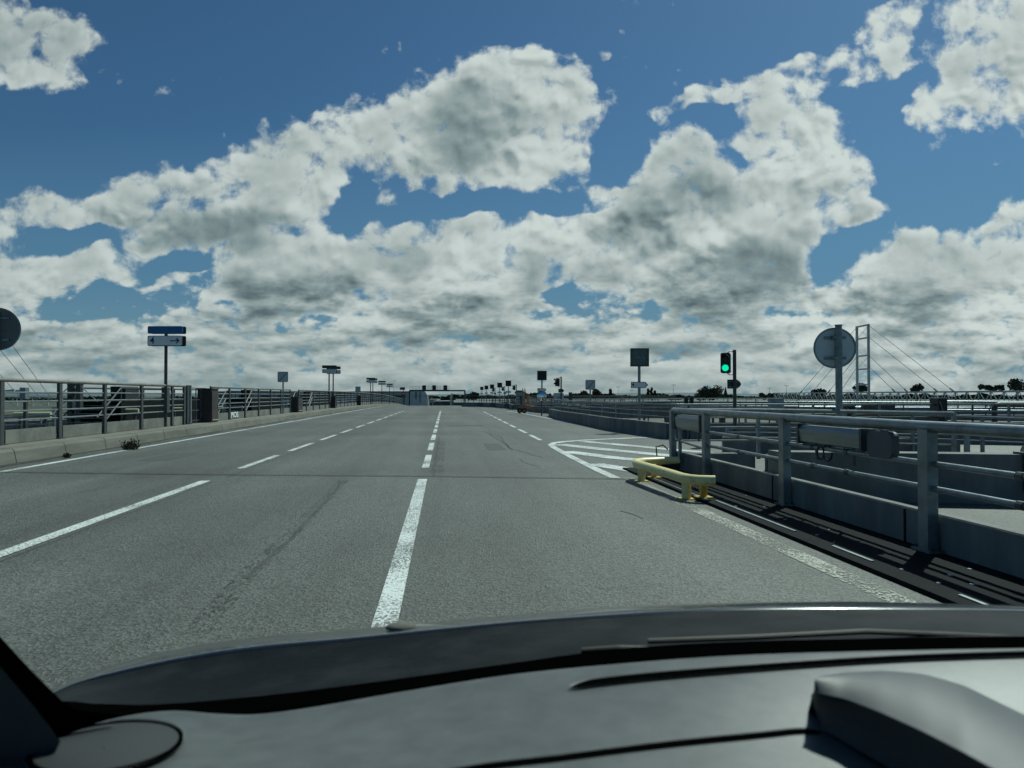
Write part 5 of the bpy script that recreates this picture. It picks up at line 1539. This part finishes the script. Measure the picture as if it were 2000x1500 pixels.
# instrument hood
AL = [(1590, 1352, .72), (1600, 1354, .715), (1650, 1364, .70), (1720, 1391, .665), (1800, 1427, .625), (1880, 1468, .585), (1960, 1512, .55), (2100, 1595, .49), (2300, 1720, .43)]
BLn = [(1592, 1344, .735), (1612, 1331, .75), (1650, 1317, .77), (1720, 1308, .78), (1800, 1312, .775), (1880, 1333, .76), (1960, 1372, .73), (2100, 1440, .67), (2300, 1540, .61)]
CL_ = []
for x_, y_ in ((1596, 1396), (1600, 1412), (1608, 1432), (1680, 1478), (1750, 1520), (1820, 1565), (1900, 1610), (2000, 1690), (2200, 1840)):
    q = dash_px(x_, y_, -.003) - Vector((0, 0, EYE)); dd_ = q.dot(BF); CL_.append((x_, y_, dd_))


def lerp3(a, b, f): return tuple(a[i] + (b[i] - a[i]) * f for i in range(3))


def resamp(L_, n=36):
    out = []
    for i in range(n):
        t = i / (n - 1) * (len(L_) - 1); k = min(int(t), len(L_) - 2); out.append(lerp3(L_[k], L_[k + 1], t - k))
    return out


A_, B2_, C2_ = resamp(AL), resamp(BLn), resamp(CL_)
rows = []
for f in (-.25, 0, .12, .3, .5, .7, .85, 1.0):
    r = []
    for a, b, c in zip(A_, B2_, C2_):
        if f < 0: r.append(P(*a) + Vector((0, 0, -.004)) - BF * .004)
        else:
            p = P(*a).lerp(P(*b), f); r.append(p + Vector((0, 0, .012 * math.sin(math.pi * f))))
    rows.append(r)
r = []
for b in B2_: p = P(*b); r.append(p + HF * .02 + Vector((0, 0, -.03)))
rows.append(r)
r = [p + HF * .03 + Vector((0, 0, -.08)) for p in rows[-1]]; rows.append(r)
ih = MB().grid(rows[1:]).build('instrument_hood', 'hood_skin', car, smooth=True); sb = ih.modifiers.new('s', 'SUBSURF'); sb.levels = sb.render_levels = 1
rows = []
for f in (0, .08, .3, .6, 1.0):
    rows.append([P(*a).lerp(P(*c), f) + (HF * .012 * math.sin(math.pi * f)) for a, c in zip(A_, C2_)])
MB().grid(rows).build('hood_side', 'dash_shaded', ih, smooth=True)  # darker copy of the skin: the side's shade is put into its colour
# loudspeaker grille, oval, lower left
cxp, cyp = 205, 1462
ring = []
for j in range(48):
    t_ = 2 * math.pi * j / 48; ex, ey = 150 * math.cos(t_), 46 * math.sin(t_); a_ = R(-9)
    ring.append((cxp + ex * math.cos(a_) - ey * math.sin(a_), cyp + ex * math.sin(a_) + ey * math.cos(a_)))
rws = []
for f in (1.0, .9, .6, .3, .02):
    rws.append([dash_px(cxp + (x - cxp) * f, cyp + (y - cyp) * f, .007 + .005 * (1 - f * f)) for x, y in ring + ring[:1]])
gr = MB().grid(rws).build('speaker_grille', 'grille_cloth', car, smooth=True)
smooth_tubes(MB().tube([dash_px(x, y, .006) for x, y in ring + ring[:1]], .0028, 6).build('grille_rim', 'frit', gr))
smooth_tubes(MB().tube([dash_px(cxp + (x - cxp) * 1.035, cyp + (y - cyp) * 1.05, .001) for x, y in ring + ring[:1]], .003, 6).build('grille_rim', 'dash', gr))

# left pillar: trim and black seal
def slab(pts, d0, d1):
    mb = MB(); k = len(pts)
    mb.v = [tuple(P(x, y, d0)) for x, y in pts] + [tuple(P(x, y, d1)) for x, y in pts]
    mb.f = [tuple(range(k))[::-1], tuple(range(k, 2 * k))] + [(i, (i + 1) % k, k + (i + 1) % k, k + i) for i in range(k)]
    return mb


mat('pillar_skin', (.045, .055, .058), .7, 0, var=.15, vscale=8, bump=.3, bscale=700)
pt_ = slab(((-420, 820), (0, 1302), (60, 1372), (98, 1420), (118, 1448), (108, 1470), (80, 1510), (60, 1570), (-420, 1760)), .70, .712).build('pillar_trim', 'pillar_skin', car, fix=True)
slab(((-420, 720), (0, 1243), (60, 1308), (120, 1368), (150, 1388), (235, 1396), (190, 1412), (120, 1440), (60, 1480), (-420, 1300)), .82, .83).build('windscreen_seal', 'frit', pt_, fix=True)

# windscreen: one curved pane, clear
rows = []
for i in range(14):
    t_ = -.16 + i / 13 * 1.16; d = 1.035 - t_ * .86
    rows.append([Vector((0, 0, EYE)) + BR * a_ + HF * (d - .16 * (a_ / .75) ** 2 * (1 - .3 * t_)) + Vector((0, 0, -.345 + t_ * .80 + .03 * math.sin(math.pi * t_))) for a_ in [-.82 + k * .1025 for k in range(17)]])
ws = MB().grid(rows).build('windscreen', 'windscreen_glass', car, smooth=True, solid=.005)
# roof and doors of the cabin (out of view, they shade the cabin)
rows = [[Vector((0, 0, EYE)) + BR * a_ + HF * d + Vector((0, 0, .47 - .05 * (a_ / .75) ** 2)) for a_ in (-.74, -.5, -.25, 0, .25, .5, .74)] for d in (.16, -.2, -.7, -1.4)]
MB().grid(rows).build('roof', 'car_paint', car, smooth=True, solid=.04)
for s_ in (-1, 1):
    q = Vector((0, 0, EYE - .75)) + BR * (.80 * s_) - HF * .25
    MB().box(q, (.08, 2.1, .80), -YAW).build('door', 'car_paint', car)
q = Vector((0, 0, EYE - .2)) - HF * 1.4; MB().box(q, (1.5, .08, 1.2), -YAW).build('tailgate', 'car_paint', car)
